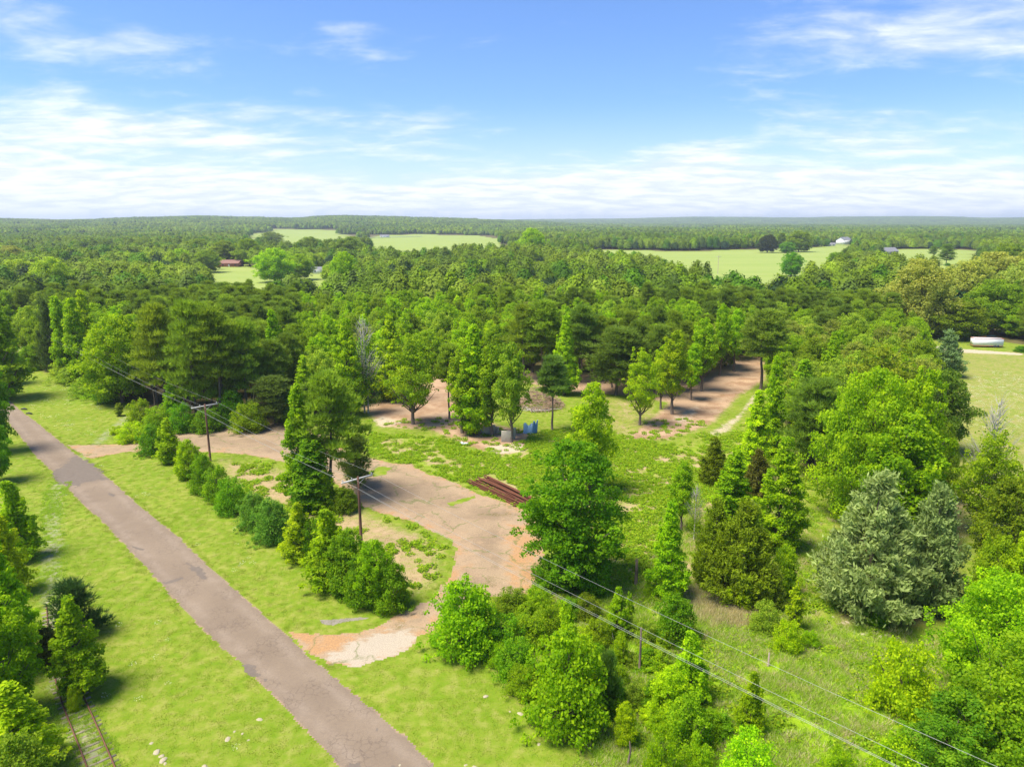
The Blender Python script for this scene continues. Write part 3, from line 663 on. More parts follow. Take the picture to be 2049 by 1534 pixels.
# hedge row
hedge = 'hedge row along the road'
T('shrub_a', 308, 908, 850, 63, C_ELM, 'dark rounded bush at the far end of the hedge row by the dirt drive', hedge, 'hedge_bush')
T('hedge_gum', 341, 926, 838, 53, C_GUM, 'narrow pointed bush, tallest at the far end of the hedge row', hedge)
T('shrub_c', 380, 958, 880, 61, C_GUM, 'leafy bush in the hedge row left of the leaning power pole', hedge, 'hedge_bush')
T('shrub_a', 410, 985, 908, 58, C_HEDGE, 'bush in the hedge row right below the second nearest power pole', hedge, 'hedge_bush')
T('shrub_b', 436, 1000, 935, 63, C_HEDGE, 'low bush in the hedge row just past the second nearest power pole', hedge, 'hedge_bush')
T('shrub_b', 465, 1025, 958, 65, C_HEDGE, 'sprawling bush midway along the hedge row', hedge, 'hedge_bush')
T('shrub_a', 510, 1055, 985, 68, (.18, .36, .035), 'soft green bush midway along the hedge row, left of its twin', hedge, 'hedge_bush')
T('shrub_a', 545, 1082, 998, 78, (.18, .36, .035), 'soft green rounded bush before the gap in the hedge row', hedge, 'hedge_bush')
T('hedge_gum', 600, 1118, 1005, 70, (.34, .50, .006), 'yellow tipped cone shaped bush just past the gap in the hedge row', hedge)
T('shrub_b', 626, 1120, 1040, 53, C_HEDGE, 'small bush leaning on the yellow tipped cone in the hedge row', hedge, 'hedge_bush')
T('hedge_gum', 662, 1172, 1018, 100, C_GUM, 'tallest pointed bush of the near hedge row, left of the nearest power pole', hedge)
T('shrub_c', 700, 1185, 1062, 102, C_HEDGE, 'dark full bush hiding the foot of the nearest power pole', hedge, 'hedge_bush')
T('shrub_c', 752, 1208, 1082, 97, C_GUM, 'broad full bush near the end of the hedge row', hedge, 'hedge_bush')
T('shrub_a', 782, 1215, 1128, 85, C_HEDGE, 'rounded last bush of the hedge row beside the drive entrance', hedge, 'hedge_bush')
T('shrub_a', 728, 1205, 1110, 87, C_HEDGE, 'low dark bush on the road side near the end of the hedge row', hedge, 'hedge_bush')
T('shrub_b', 266, 882, 846, 62, C_GUMY, 'low yellow green bush on the verge left of the dirt drive')
T('shrub_b', 234, 868, 852, 28, C_GUMY, 'tiny bright bush beside the grey track bed')
# middle island
T('gum_b', 606, 1005, 772, 78, C_GUM, 'bright slender sweetgum left of the tall pine by the drive')
T('column', 628, 1018, 880, 78, C_HEDGE, 'dark vine covered stem under the tall pine by the drive')
T('pine_a', 668, 1000, 742, 132, C_PINE, 'tall loblolly pine standing alone beside the dirt drive')
T('pine_young', 715, 972, 868, 78, (.16, .23, .04), 'low spreading pine bough right of the lone tall pine', None, 'pine_tree')
T('hedge_gum', 652, 1022, 940, 58, C_GUM, 'small leafy bush at the foot of the tall pine')
T('shrub_a', 690, 1022, 975, 58, C_OAK, 'dull green shrub with dead twigs right of the lone pine foot')
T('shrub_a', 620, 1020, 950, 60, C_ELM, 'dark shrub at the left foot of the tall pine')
# clearing
T('bare_tree', 730, 826, 664, 74, (.085, .19, .02), 'pale twin stemmed tree with bare grey top left of the clearing')
T('open_tree', 826, 848, 668, 112, C_MID, 'round thin crowned tree standing on bare brown soil')
T('pine_slim', 899, 838, 686, 52, C_PINE, 'slim pine with a long bare trunk in the clearing')
T('gum_b', 948, 868, 652, 78, C_GUM, 'tallest pointed sweetgum of the clump by the concrete slabs')
T('gum_high', 925, 866, 700, 72, C_MID, 'leafy tree on the left of the clump by the concrete slabs')
T('gum_high', 985, 872, 690, 80, C_MID, 'leafy tree in the middle of the clump behind the concrete slabs')
T('gum_high', 1022, 884, 686, 74, (.26, .40, .02), 'olive green tree on the right of the clump over the concrete slabs')
T('pine_slim', 1105, 862, 710, 62, (.18, .30, .05), 'slender pine beside the blue panels')
T('gum_a', 1130, 790, 632, 62, C_GUM, 'pointed sweetgum behind the brush pile')
T('gum_c', 1178, 985, 768, 100, C_GUMY, 'bright dense sweetgum right behind the big dark green elm')
T('elm', 1148, 1168, 884, 214, C_ELM, 'large dark green elm standing at the right edge of the drive')
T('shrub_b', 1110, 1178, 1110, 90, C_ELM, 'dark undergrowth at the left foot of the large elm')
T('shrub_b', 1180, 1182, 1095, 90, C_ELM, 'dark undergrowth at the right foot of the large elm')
T('open_tree', 1280, 850, 696, 76, C_GUMY, 'light green small tree alone in the middle of the clearing')
T('gum_high', 1345, 828, 662, 68, C_GUM, 'bright sweetgum clump beside the red track, nearest of its row')
T('gum_high', 1322, 818, 690, 46, C_GUM, 'slim sweetgum left of the clump beside the red track')
T('gum_high', 1382, 800, 690, 48, C_GUM, 'lower bright sweetgum in the row beside the red track')
T('gum_high', 1402, 782, 636, 58, C_GUM, 'tall bright sweetgum second in the row beside the red track')
T('gum_high', 1440, 752, 608, 44, C_GUM, 'left of the two far pointed sweetgums on the red track')
T('gum_high', 1468, 742, 618, 50, C_GUM, 'right of the two far pointed sweetgums on the red track')
T('pine_b', 1521, 782, 618, 92, C_PINED, 'dark pine with a stout trunk at the end of the red track')
T('pine_c', 1232, 790, 655, 128, C_PINED, 'wide dark pine at the back of the clearing')
T('pine_a', 1160, 765, 610, 80, C_PINED, 'dark pine in the grove behind the brush pile')
T('pine_a', 1050, 758, 608, 92, C_PINE, 'left pine of the tall grove with bare trunks behind the clearing')
T('pine_b', 1085, 762, 600, 80, C_PINE, 'right pine of the tall grove with bare trunks behind the clearing')
# right group
T('gum_a', 1335, 1195, 1005, 82, C_GUM, 'narrow bright sweetgum left of the dark cedars')
T('gum_high', 1362, 1062, 925, 56, C_MID, 'thin open sapling tree behind the narrow sweetgum')
T('cedar_c', 1426, 968, 876, 60, C_CED, 'small round dark cedar beside the grassy lane')
T('gum_b', 1462, 1050, 900, 86, C_GUM, 'pointed sweetgum behind the olive cedars')
T('cedar_c', 1512, 1000, 900, 62, (.16, .17, .02), 'small brownish cedar between two sweetgums')
T('gum_a', 1555, 1100, 878, 112, C_GUM, 'tall bright sweetgum above the olive cedars')
T('gum_b', 1508, 945, 782, 66, C_GUMY, 'yellow green sweetgum rising beside the dark pine')
T('gum_b', 1540, 910, 715, 60, C_GUM, 'sweetgum behind the yellow green one near the track end')
T('cedar_b', 1425, 1168, 1000, 92, C_CED, 'left dark olive cedar of the thicket by the dry grass')
T('cedar_a', 1482, 1195, 1005, 150, C_CED, 'wide olive cedar in front of the sweetgums')
T('cedar_c', 1495, 1110, 1005, 60, C_SILV, 'grey green cedar top poking above the olive cedars')
T('shrub_c', 1565, 1190, 1090, 60, C_MID, 'leafy shrub right of the olive cedars')
T('cedar_c', 1545, 1215, 1128, 48, C_PINE, 'small pointed pine at the right foot of the olive cedars', None, 'young_pine')
T('bare_tree', 1388, 1078, 985, 40, C_MID, 'small grey dead tree left of the olive cedars')
T('pine_c', 1632, 950, 758, 140, C_PINED, 'dark pine left of the huge bright canopy')
T('oak_near', 1722, 1040, 742, 205, (.26, .46, .006), 'huge rounded green tree above the silver cedars')
T('gum_c', 1815, 1040, 738, 118, C_GUM, 'tall bright sweetgum at the top right of the huge canopy')
T('gum_c', 1790, 1075, 828, 168, C_GUM, 'broad bright sweetgum directly above the silver cedars')
T('cedar_a', 1732, 1218, 950, 208, C_SILV, 'largest silvery cedar on the slope')
T('cedar_b', 1852, 1215, 972, 142, (.29, .38, .10), 'silvery cedar right of the largest one')
T('cedar_c', 1800, 1130, 1060, 80, C_CED, 'olive cedar wedged between the two silvery cedars')
T('open_tree', 1748, 880, 690, 170, (.25, .33, .02), 'olive locust tree above the huge bright canopy')
T('oak_b', 1872, 905, 742, 120, (.15, .24, .018), 'spreading dark olive tree leaning over the meadow edge')
T('shrub_c', 1878, 1000, 850, 60, C_OAK, 'dark tree strip between the bright canopy and the meadow')
T('cedar_c', 1890, 752, 662, 66, C_BLUE, 'blue green cedar beside the meadow gate')
T('gum_a', 1658, 800, 665, 62, C_GUM, 'bright pointed tree in the wood left of the olive locust')
T('gum_b', 1600, 850, 720, 70, C_GUM, 'bright tree behind the dark pine on the right')
T('open_tree', 1668, 905, 735, 90, C_LT, 'pale green tree between the dark pine and the locust')
T('bare_tree', 1962, 1060, 832, 96, C_MID, 'tree with bare grey twigs at its top in the right meadow')
T('open_tree', 1965, 1075, 868, 128, C_MID, 'leafy tree round the bare twigs in the right meadow')
T('oak_b', 2010, 1165, 960, 140, C_OAK, 'dark tree below the bare topped one at the right edge')
T('oak_a', 1975, 1265, 1075, 92, C_MID, 'dull green tree right of the silvery cedars')
T('gum_c', 2042, 1290, 1050, 110, C_GUMY, 'yellow green sweetgum on the right picture edge')
T('oak_near', 1990, 1420, 1155, 250, C_GUM, 'big bright green tree at the lower right edge')
T('oak_near', 2035, 1600, 1290, 330, (.23, .42, .008), 'largest leafy tree in the bottom right corner')
T('elm', 1905, 1590, 1395, 200, (.17, .33, .012), 'dark feathery tree under the wires in the bottom right corner')
T('shrub_b', 1800, 1425, 1285, 132, C_YEL, 'bright yellow green bush among the pale stones')
T('shrub_b', 1790, 1590, 1480, 120, C_GUMY, 'yellow leaved shrub under the wires near the bottom right')
# bottom middle
T('shrub_a', 930, 1300, 1162, 148, C_GUM, 'large rounded bush at the drive entrance')
T('shrub_a', 960, 1305, 1215, 80, C_HEDGE, 'darker bush on the right of the rounded entrance bush')
T('shrub_a', 1135, 1452, 1262, 178, C_GUM, 'largest glossy shrub in the grass at bottom centre')
T('hedge_gum', 1132, 1380, 1205, 70, C_GUMY, 'pointed light green sapling rising behind the largest glossy shrub')
T('pine_young', 1215, 1425, 1300, 56, (.16, .28, .04), 'soft young pine on the right side of the largest glossy shrub')
br = 'scrub between the drive entrance and the wires'
for bx, by, ty, w, c, lb in [(1022, 1225, 1180, 80, C_OAK, 'brownish scrub below the end of the paved drive'), (1075, 1215, 1175, 60, C_GUM, 'bright scrub beside the orange soil'), (1010, 1300, 1235, 90, C_HEDGE, 'low green scrub right of the entrance bushes'),
                             (1065, 1290, 1230, 84, C_MID, 'low scrub left of the pointed light sapling'), (1035, 1350, 1280, 90, C_HEDGE, 'scrub touching the grass left of the largest glossy shrub'), (1002, 1335, 1290, 52, C_GUM, 'small scrub at the grass edge beside the entrance bushes'),
                             (1100, 1270, 1205, 66, C_MID, 'scrub under the wires above the largest glossy shrub'), (1175, 1235, 1190, 60, C_OAK, 'scrub with dead twigs right below the elm'), (1045, 1390, 1330, 66, C_MID, 'scrub at the left foot of the largest glossy shrub'), (1195, 1290, 1235, 60, C_MID, 'tangled scrub left of the slim pole stem')]:
    T('shrub_b', bx, by, ty, w, c, lb, br)
sap = 'saplings and shrubs in the rough grass'
for k, bx, by, ty, w, c, lb in [
    ('gum_a', 1235, 1275, 1175, 50, C_GUM, 'small sweetgum under the wires, nearest to the elm'), ('shrub_a', 1350, 1282, 1192, 92, C_HEDGE, 'dark rounded shrub crossed by the wires'), ('shrub_c', 1240, 1330, 1270, 40, C_GUM, 'small shrub behind the slim pole stem'),
    ('hedge_gum', 1378, 1400, 1262, 84, C_YEL, 'brightest yellow green sapling under the wires'), ('shrub_c', 1340, 1440, 1335, 90, C_GUMY, 'loose yellowish shrub below the double wire'), ('shrub_a', 1375, 1500, 1390, 100, C_MID, 'green shrub low in the middle under the wires'),
    ('shrub_c', 1250, 1490, 1405, 52, C_GUMY, 'small feathery shrub right of the largest glossy shrub'), ('hedge_gum', 1500, 1462, 1342, 60, C_GUM, 'upright leafy sapling just above the double wire'), ('shrub_b', 1495, 1580, 1468, 118, C_YEL, 'round yellow bush cut by the bottom edge'),
    ('shrub_b', 1325, 1560, 1460, 76, C_GUM, 'bright leafy bush cut by the bottom edge left of the yellow one'), ('shrub_b', 1400, 1545, 1490, 60, C_GUM, 'small bush at the bottom edge between two brighter ones'), ('sapling', 1490, 1222, 1150, 34, C_GUMY, 'slim bright sapling in front of the olive cedars'),
    ('sapling', 1457, 1215, 1175, 22, C_GUMY, 'tiny sapling beside the dry grass patch'), ('sapling', 1588, 1262, 1165, 38, C_GUMY, 'bright sapling right of the olive cedars'), ('sapling', 1572, 1185, 1100, 30, C_GUM, 'slim sapling behind the bright one by the cedars'),
    ('shrub_b', 1530, 1262, 1205, 62, C_LT, 'pale low shrub right of the slim bright sapling'), ('shrub_b', 1575, 1300, 1240, 60, C_GUMY, 'low yellow shrub above the wires by the pale stones'), ('shrub_b', 1340, 1200, 1150, 60, C_GUM, 'leafy skirt at the foot of the narrow sweetgum'),
    ('shrub_b', 1298, 1192, 1165, 26, C_GUM, 'little green bush beside the broken stump'), ('shrub_b', 1745, 1245, 1215, 60, C_ELM, 'dark low bush at the foot of the largest silvery cedar'), ('sapling', 1258, 1255, 1185, 20, C_GUM, 'thin sapling below the broken stump'),
    ('shrub_a', 1420, 1470, 1420, 60, C_MID, 'low shrub just left of the upright leafy sapling'), ('shrub_b', 1680, 1560, 1500, 70, C_GUM, 'low bush under the wires at the bottom right'), ('shrub_b', 1620, 1290, 1262, 40, C_GUM, 'small bush left of the pale stones')]:
    T(k, bx, by, ty, w, c, lb, sap)
rB = random.Random(31); brush_area = PG((1030, 1215), (1200, 1230), (1420, 1330), (1440, 1420), (1430, 1534), (1260, 1534), (1215, 1400), (1150, 1290), (1010, 1330)); bp = np.array(brush_area); nB = 0
while nB < 42:
    x, y = rB.uniform(*(bp[:, 0].min(), bp[:, 0].max())), rB.uniform(*(bp[:, 1].min(), bp[:, 1].max()))
    if sdf(brush_area, [x], [y])[0] > 0: continue
    k = rB.choice(['shrub_a', 'shrub_b', 'shrub_b', 'shrub_c', 'hedge_gum']); P_ = PROTO[k]; w, h = rB.uniform(1.6, 3.2), rB.uniform(1.0, 2.4)
    o = link('brush_clump', P_['whole'], loc=(x, y, 0)); o.rotation_euler = (0, 0, rB.uniform(0, 6)); o.scale = (w / P_['w'], w / P_['w'], h / P_['h']); c = rB.choice([C_GUM, C_GUMY, C_MID, C_HEDGE, C_LT]); o.color = (*c, 1)
    tag(o, 'low clump of light green brush in the tangle under the wires', 'brush', 'brush clumps in the tangle under the wires'); nB += 1
# left verge wood edge
T('column', 132, 752, 594, 34, C_GUM, 'narrow bright vine covered tree left of the power pole in the verge')
T('column', 162, 768, 598, 42, C_GUM, 'bright vine covered tree just left of the big spreading tree')
T('gum_b', 182, 750, 582, 52, C_GUMY, 'bright yellow green tree top behind the vine covered trees')
T('cedar_c', 106, 742, 600, 46, (.10, .16, .03), 'dark slim cedar by the second farthest power pole')
T('oak_a', 245, 805, 632, 138, C_GUM, 'big bright spreading tree behind the verge')
T('pine_a', 330, 838, 606, 100, C_PINE, 'tall pine at the left front of the pine wood')
T('pine_c', 392, 848, 600, 104, C_PINE, 'tall wide pine at the front of the pine wood behind the pole')
T('pine_b', 445, 845, 612, 92, C_PINE, 'tall pine at the front middle of the pine wood')
T('pine_a', 500, 835, 640, 88, C_PINE, 'pine at the right front of the pine wood')
T('pine_c', 552, 850, 752, 96, (.16, .22, .04), 'low bushy pine at the drive left of the lone pine')
T('gum_b', 556, 800, 622, 58, C_GUM, 'bright narrow tree top among the pines')
T('gum_b', 350, 850, 752, 46, C_GUM, 'bright leafy tree in front of the pine trunks')
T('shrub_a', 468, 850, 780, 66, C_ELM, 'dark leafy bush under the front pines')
T('gum_b', 612, 830, 712, 48, C_GUM, 'small bright tree behind the lone pine')
T('gum_a', 700, 832, 640, 76, C_GUM, 'bright tree left of the pale twin stemmed tree')
T('gum_a', 785, 800, 632, 84, C_GUMY, 'bright yellow green tree behind the round thin crowned tree')
T('shrub_b', 150, 765, 735, 80, C_LT, 'pale undergrowth below the vine covered trees', 'undergrowth along the verge')
T('shrub_b', 185, 790, 752, 80, C_LT, 'pale undergrowth behind the power pole in the verge', 'undergrowth along the verge')
T('shrub_b', 215, 802, 760, 70, C_MID, 'undergrowth right of the power pole in the verge', 'undergrowth along the verge')
T('shrub_b', 128, 752, 722, 56, C_LT, 'pale undergrowth at the far end of the verge', 'undergrowth along the verge')
T('shrub_b', 282, 848, 800, 56, C_MID, 'undergrowth at the foot of the left front pine', 'undergrowth along the verge')
for i, (bx, by, ty, w) in enumerate([(318, 858, 815, 62), (365, 862, 808, 60), (415, 862, 818, 64), (500, 862, 805, 70), (590, 850, 780, 60)]):
    T('shrub_b', bx, by, ty, w, (C_MID, C_ELM, C_HEDGE)[i % 3], ['undergrowth left of the drive at the wood edge', 'undergrowth behind the leaning pole', 'undergrowth right behind the leaning pole', 'undergrowth under the pines beside the drive', 'undergrowth between the low bushy pine and the lone pine'][i], 'undergrowth along the verge')
T('sapling', 240, 832, 806, 18, C_PINE, 'little dark sapling on the grassy verge left of the bushes')
T('sapling', 285, 858, 828, 22, C_OAK, 'little dark sapling beside the low yellow bush')
# right woods and yard
T('oak_a', 1832, 672, 520, 130, C_TAN, 'big tan green oak with a dark trunk by the meadow')
T('oak_a', 1905, 676, 598, 130, C_OAK, 'rounded green tree left of the white trailer')
T('open_tree', 1818, 682, 622, 34, C_OAK, 'small tree in the yard before the big oak')
T('oak_a', 2045, 676, 608, 100, C_MID, 'green tree behind the white trailer at the right edge')
T('oak_a', 1985, 668, 560, 120, C_OAK, 'dark green tree behind the trailer')
T('oak_a', 1925, 640, 522, 130, C_TAN, 'tan green oak right of the big one by the meadow')
T('oak_a', 1985, 622, 505, 150, C_TAN, 'widest tan green oak top at the right horizon')
T('oak_a', 2045, 640, 520, 120, C_TAN, 'tan green oak on the right picture edge')
T('shrub_a', 2044, 704, 692, 30, C_ELM, 'dark bush right of the white trailer')
T('oak_a', 2010, 560, 488, 70, C_OAK, 'dark domed tree on the right before the far field')
# lone trees of the fields
for k, bx, by, ty, w, c, lb in [('oak_a', 1583, 553, 505, 46, C_ELM, 'dark tree at the near edge of the right field'), ('pine_a', 1866, 517, 492, 20, C_PINED, 'smaller pine standing in the right far field'), ('pine_c', 1893, 530, 488, 32, C_PINED, 'larger pine standing in the right far field'),
                                ('shrub_a', 1896, 532, 526, 12, C_ELM, 'round little tree below the larger field pine'), ('oak_a', 1535, 506, 470, 42, (.08, .10, .03), 'round brownish tree at the back of the middle field'), ('oak_a', 1598, 505, 462, 52, C_OAK, 'tall domed tree at the back of the middle field'),
                                ('oak_a', 1574, 507, 484, 34, C_ELM, 'low tree between the domed ones at the back of the middle field'), ('pine_b', 1562, 503, 466, 18, C_PINED, 'dark narrow pine between the domed field trees'), ('oak_a', 545, 492, 464, 50, C_PINED, 'dark tree before the left far field'),
                                ('oak_a', 1065, 525, 457, 60, C_GUM, 'tall bright tree top right of the pale field'), ('oak_a', 550, 565, 497, 84, C_GUM, 'big bright tree beside the lawn of the brick house'), ('oak_a', 600, 560, 508, 60, C_MID, 'green tree right of the lawn'),
                                ('oak_a', 415, 545, 500, 56, C_OAK, 'round dark oak left of the brick house'), ('oak_a', 362, 545, 498, 50, C_GUM, 'bright round tree left of the round dark oak'), ('oak_b', 450, 529, 482, 56, C_OAK, 'dark oak over the roof of the brick house'),
                                ('oak_b', 500, 532, 478, 60, C_OAK, 'dark oak right of the brick house'), ('oak_b', 400, 520, 478, 56, C_OAK, 'dark oak behind the left side of the brick house'), ('oak_a', 620, 520, 474, 60, C_PINED, 'dark tree left of the pale field'),
                                ('oak_a', 700, 530, 474, 70, C_PINED, 'broad dark tree before the pale field'), ('oak_a', 690, 590, 504, 60, C_GUM, 'bright domed tree top in the middle wood'), ('oak_a', 40, 600, 520, 110, C_LT, 'broad light green tree in the left wood'),
                                ('oak_a', 110, 610, 515, 80, C_LT, 'light green tree right of the broad one in the left wood'), ('oak_a', 30, 545, 492, 60, C_TAN, 'tan tree near the left horizon')]:
    T(k, bx, by, ty, w, c, lb)

# ------------------------------------------------------------------ the wood behind the clearing, tree by tree
px_ = lambda x, y, z=0.: (CX + F * x / (y * CP + (H - z) * SP), CY + F * ((H - z) * CP - y * SP) / (y * CP + (H - z) * SP))
rw = np.random.default_rng(77)
LMK = [(60, 'the left picture edge'), (160, 'the vine covered trees'), (300, 'the big spreading tree'), (380, 'the left front pine'), (480, 'the leaning power pole'), (600, 'the low bushy pine'), (700, 'the lone loblolly pine'),
       (780, 'the pale twin stemmed tree'), (870, 'the round thin crowned tree'), (930, 'the slim clearing pine'), (1040, 'the concrete slab clump'), (1110, 'the bare trunked pine grove'), (1200, 'the pointed sweetgum by the brush pile'), (1260, 'the wide dark pine'),
       (1310, 'the light green clearing tree'), (1420, 'the sweetgum row'), (1500, 'the two far pointed sweetgums'), (1560, 'the stout trunked pine'), (1700, 'the huge bright canopy'), (1800, 'the olive locust'), (9999, 'the big tan oak')]
def zone_label(kind, px, py, y, w, h, tint):
    noun = {'pine': 'pine', 'gum': 'sweetgum', 'oak': 'hardwood'}[kind]
    lm = next(n for a, n in LMK if px < a); row = 'just behind' if y < 130 else 'a little behind' if y < 155 else 'well behind' if y < 185 else 'far behind' if y < 220 else 'very far behind' if y < 260 else 'deep behind'
    if lm.startswith('the left picture'): row = row.replace('behind', 'back beside').replace('just back', 'close')
    size = ('tall ' if h > 14.2 else 'low ' if h < 12 else '') + ('wide' if w > {'pine': 7, 'gum': 5.8, 'oak': 9.3}[kind] else 'slim' if w < {'pine': 6.2, 'gum': 5.0, 'oak': 8}[kind] else 'medium')
    return f'{size} {tint} {noun} {row} {lm}', f'{noun}s in the wood behind the clearing' if px < 1540 else f'{noun}s in the wood on the right'
fp = np.array(forest); cnt = dict(pine=0, gum=0, oak=0, shrub=0)
from collections import defaultdict
grid = defaultdict(list)
for x, y, r in placed: grid[(int(x // 12), int(y // 12))].append((x, y, r * .8))
def free(x, y, r):
    i, j = int(x // 12), int(y // 12)
    for a in (-1, 0, 1):
        for b in (-1, 0, 1):
            for X_, Y_, R_ in grid[(i + a, j + b)]:
                if (x - X_) ** 2 + (y - Y_) ** 2 < (r + R_) ** 2 * .52: return False
    return True
cand = np.c_[rw.uniform(-235, 235, 26000), rw.uniform(95, 300, 26000)]
cand = cand[np.argsort(cand[:, 1] + rw.uniform(0, 6, len(cand)))]
inside = sdf(forest, cand[:, 0], cand[:, 1]) < -1.0
inF = np.zeros(len(cand), bool)
for p in FIELDS: inF |= sdf(p, cand[:, 0], cand[:, 1]) < 3
inF |= sdf(meadow, cand[:, 0], cand[:, 1]) < 4
yard = sdf(PG((1780, 640), (2049, 640), (2049, 712), (1850, 700), (1780, 690)), cand[:, 0], cand[:, 1]) < 0
nfill = 0
for (x, y), ok in zip(cand, inside & ~inF & ~yard):
    if not ok or nfill > 720: continue
    qx, qy = px_(x, y)
    if not -120 < qx < 2170: continue
    pn = float(fbm(x, y, 34, 90)); pine_bias = .36 + (.32 if 260 < qx < 640 else 0) + (.26 if 980 < qx < 1330 and y < 175 else 0) - (.28 if 600 < qx < 960 else 0) - (.15 if qx < 100 else 0)
    k = 'pine' if pn < pine_bias - rw.uniform(-.06, .06) else ('gum' if rw.random() < (.26 if y < 150 else .15) * (.3 if qx > 1540 else 1) else 'oak')
    if cnt[k] >= 298: k = {'pine': 'oak', 'gum': 'oak', 'oak': 'gum'}[k]
    if cnt[k] >= 298: continue
    h = {'pine': rw.uniform(13.0, 17), 'gum': rw.uniform(10.5, 14.5), 'oak': rw.uniform(10.5, 14.5)}[k] * (1 if qx < 1500 else .9)
    w = {'pine': rw.uniform(5.5, 8), 'gum': rw.uniform(4.5, 6.8), 'oak': rw.uniform(7, 11)}[k]
    if y < 260 and not free(x, y, w / 2): continue
    if y >= 260 and not free(x, y, w / 2): continue
    pr = {'pine': ['pine_a', 'pine_b', 'pine_c'], 'gum': ['gum_a', 'gum_c', 'gum_c', 'gum_high'], 'oak': ['oak_a', 'oak_b', 'open_tree']}[k]
    pr = pr[rw.integers(len(pr))]; P_ = PROTO[pr]
    o = link(NAMES[pr], P_['whole']); o.location = (x, y, 0); o.rotation_euler = (0, 0, rw.uniform(0, 6.28)); o.scale = (w / P_['w'], w / P_['w'], h / P_['h'])
    r_ = rw.random()
    c = {'pine': C_PINE if r_ < .6 else C_PINED, 'gum': C_GUM if r_ < .55 else (C_GUMY if r_ < .72 else C_MID), 'oak': C_MID if r_ < .38 else (C_OAK if r_ < .6 else (C_GUM if r_ < .84 else (C_LT if r_ < .93 else C_TAN)))}[k]
    if qx > 1400 and k == 'oak' and r_ > .5: c = C_LT if r_ < .8 else (.32, .38, .05)
    tint = 'tan green' if c == C_TAN else 'yellow green' if c == C_GUMY else 'pale green' if c in (C_LT, (.32, .38, .05)) else 'bright green' if c == C_GUM else 'mid green' if c == C_MID else 'dark green' if c in (C_OAK, C_PINED) else 'olive green'
    L, g = zone_label(k, qx, qy, y, w, h, tint); tag(o, L, 'tree', g)
    s = rw.uniform(.85, 1.18); o.color = (c[0] * s, c[1] * s, c[2] * s, 1)
    cnt[k] += 1; nfill += 1; grid[(int(x // 12), int(y // 12))].append((x, y, w / 2))
ymax_fill = max([y for g_ in grid.values() for (x, y, r) in g_ if y < 300 and abs(x) < 60] + [200])
print('fill', cnt, nfill, 'to', ymax_fill)

# ------------------------------------------------------------------ scatter helper (stuff)
def proto_collection(name, meshes):
    c = bpy.data.collections.new(name)
    for i, me in enumerate(meshes):
        o = bpy.data.objects.new(f'{name}_{i:02d}', me); c.objects.link(o)
    return c
def scatter(name, pts, rot, scale, pick, coll, label=None, kind='stuff', cat=None):
    "one object: instances on points"
    me = bpy.data.meshes.new(name); n = len(pts); me.vertices.add(n); me.vertices.foreach_set('co', np.asarray(pts, np.float32).ravel())
    for nm, ty, v in (('rot', 'FLOAT', rot), ('pick', 'INT', pick)):
        a = me.attributes.new(nm, ty, 'POINT'); a.data.foreach_set('value', np.asarray(v, np.float32 if ty == 'FLOAT' else np.int32))
    a = me.attributes.new('scl', 'FLOAT_VECTOR', 'POINT'); a.data.foreach_set('vector', np.asarray(scale, np.float32).ravel())
    o = link(name, me); o['kind'] = kind
    if label: o['label'] = label
    if cat: o['category'] = cat
    ng = bpy.data.node_groups.new(name + '_scatter', 'GeometryNodeTree'); ng.interface.new_socket('Geometry', in_out='INPUT', socket_type='NodeSocketGeometry'); ng.interface.new_socket('Geometry', in_out='OUTPUT', socket_type='NodeSocketGeometry')
    N = ng.nodes; L = ng.links; gi = N.new('NodeGroupInput'); go = N.new('NodeGroupOutput'); ip = N.new('GeometryNodeInstanceOnPoints'); ci = N.new('GeometryNodeCollectionInfo')
    ci.inputs['Collection'].default_value = coll; ci.inputs['Separate Children'].default_value = True; ci.inputs['Reset Children'].default_value = True
    def na(nm, ty): x = N.new('GeometryNodeInputNamedAttribute'); x.data_type = ty; x.inputs['Name'].default_value = nm; return x.outputs[0]
    cx = N.new('ShaderNodeCombineXYZ'); L.new(na('rot', 'FLOAT'), cx.inputs[2]); L.new(cx.outputs[0], ip.inputs['Rotation'])
    L.new(na('scl', 'FLOAT_VECTOR'), ip.inputs['Scale']); L.new(na('pick', 'INT'), ip.inputs['Instance Index'])
    L.new(gi.outputs[0], ip.inputs['Points']); L.new(ci.outputs[0], ip.inputs['Instance']); ip.inputs['Pick Instance'].default_value = True
    L.new(ip.outputs[0], go.inputs[0]); md = o.modifiers.new('scatter', 'NODES'); md.node_group = ng
    return o
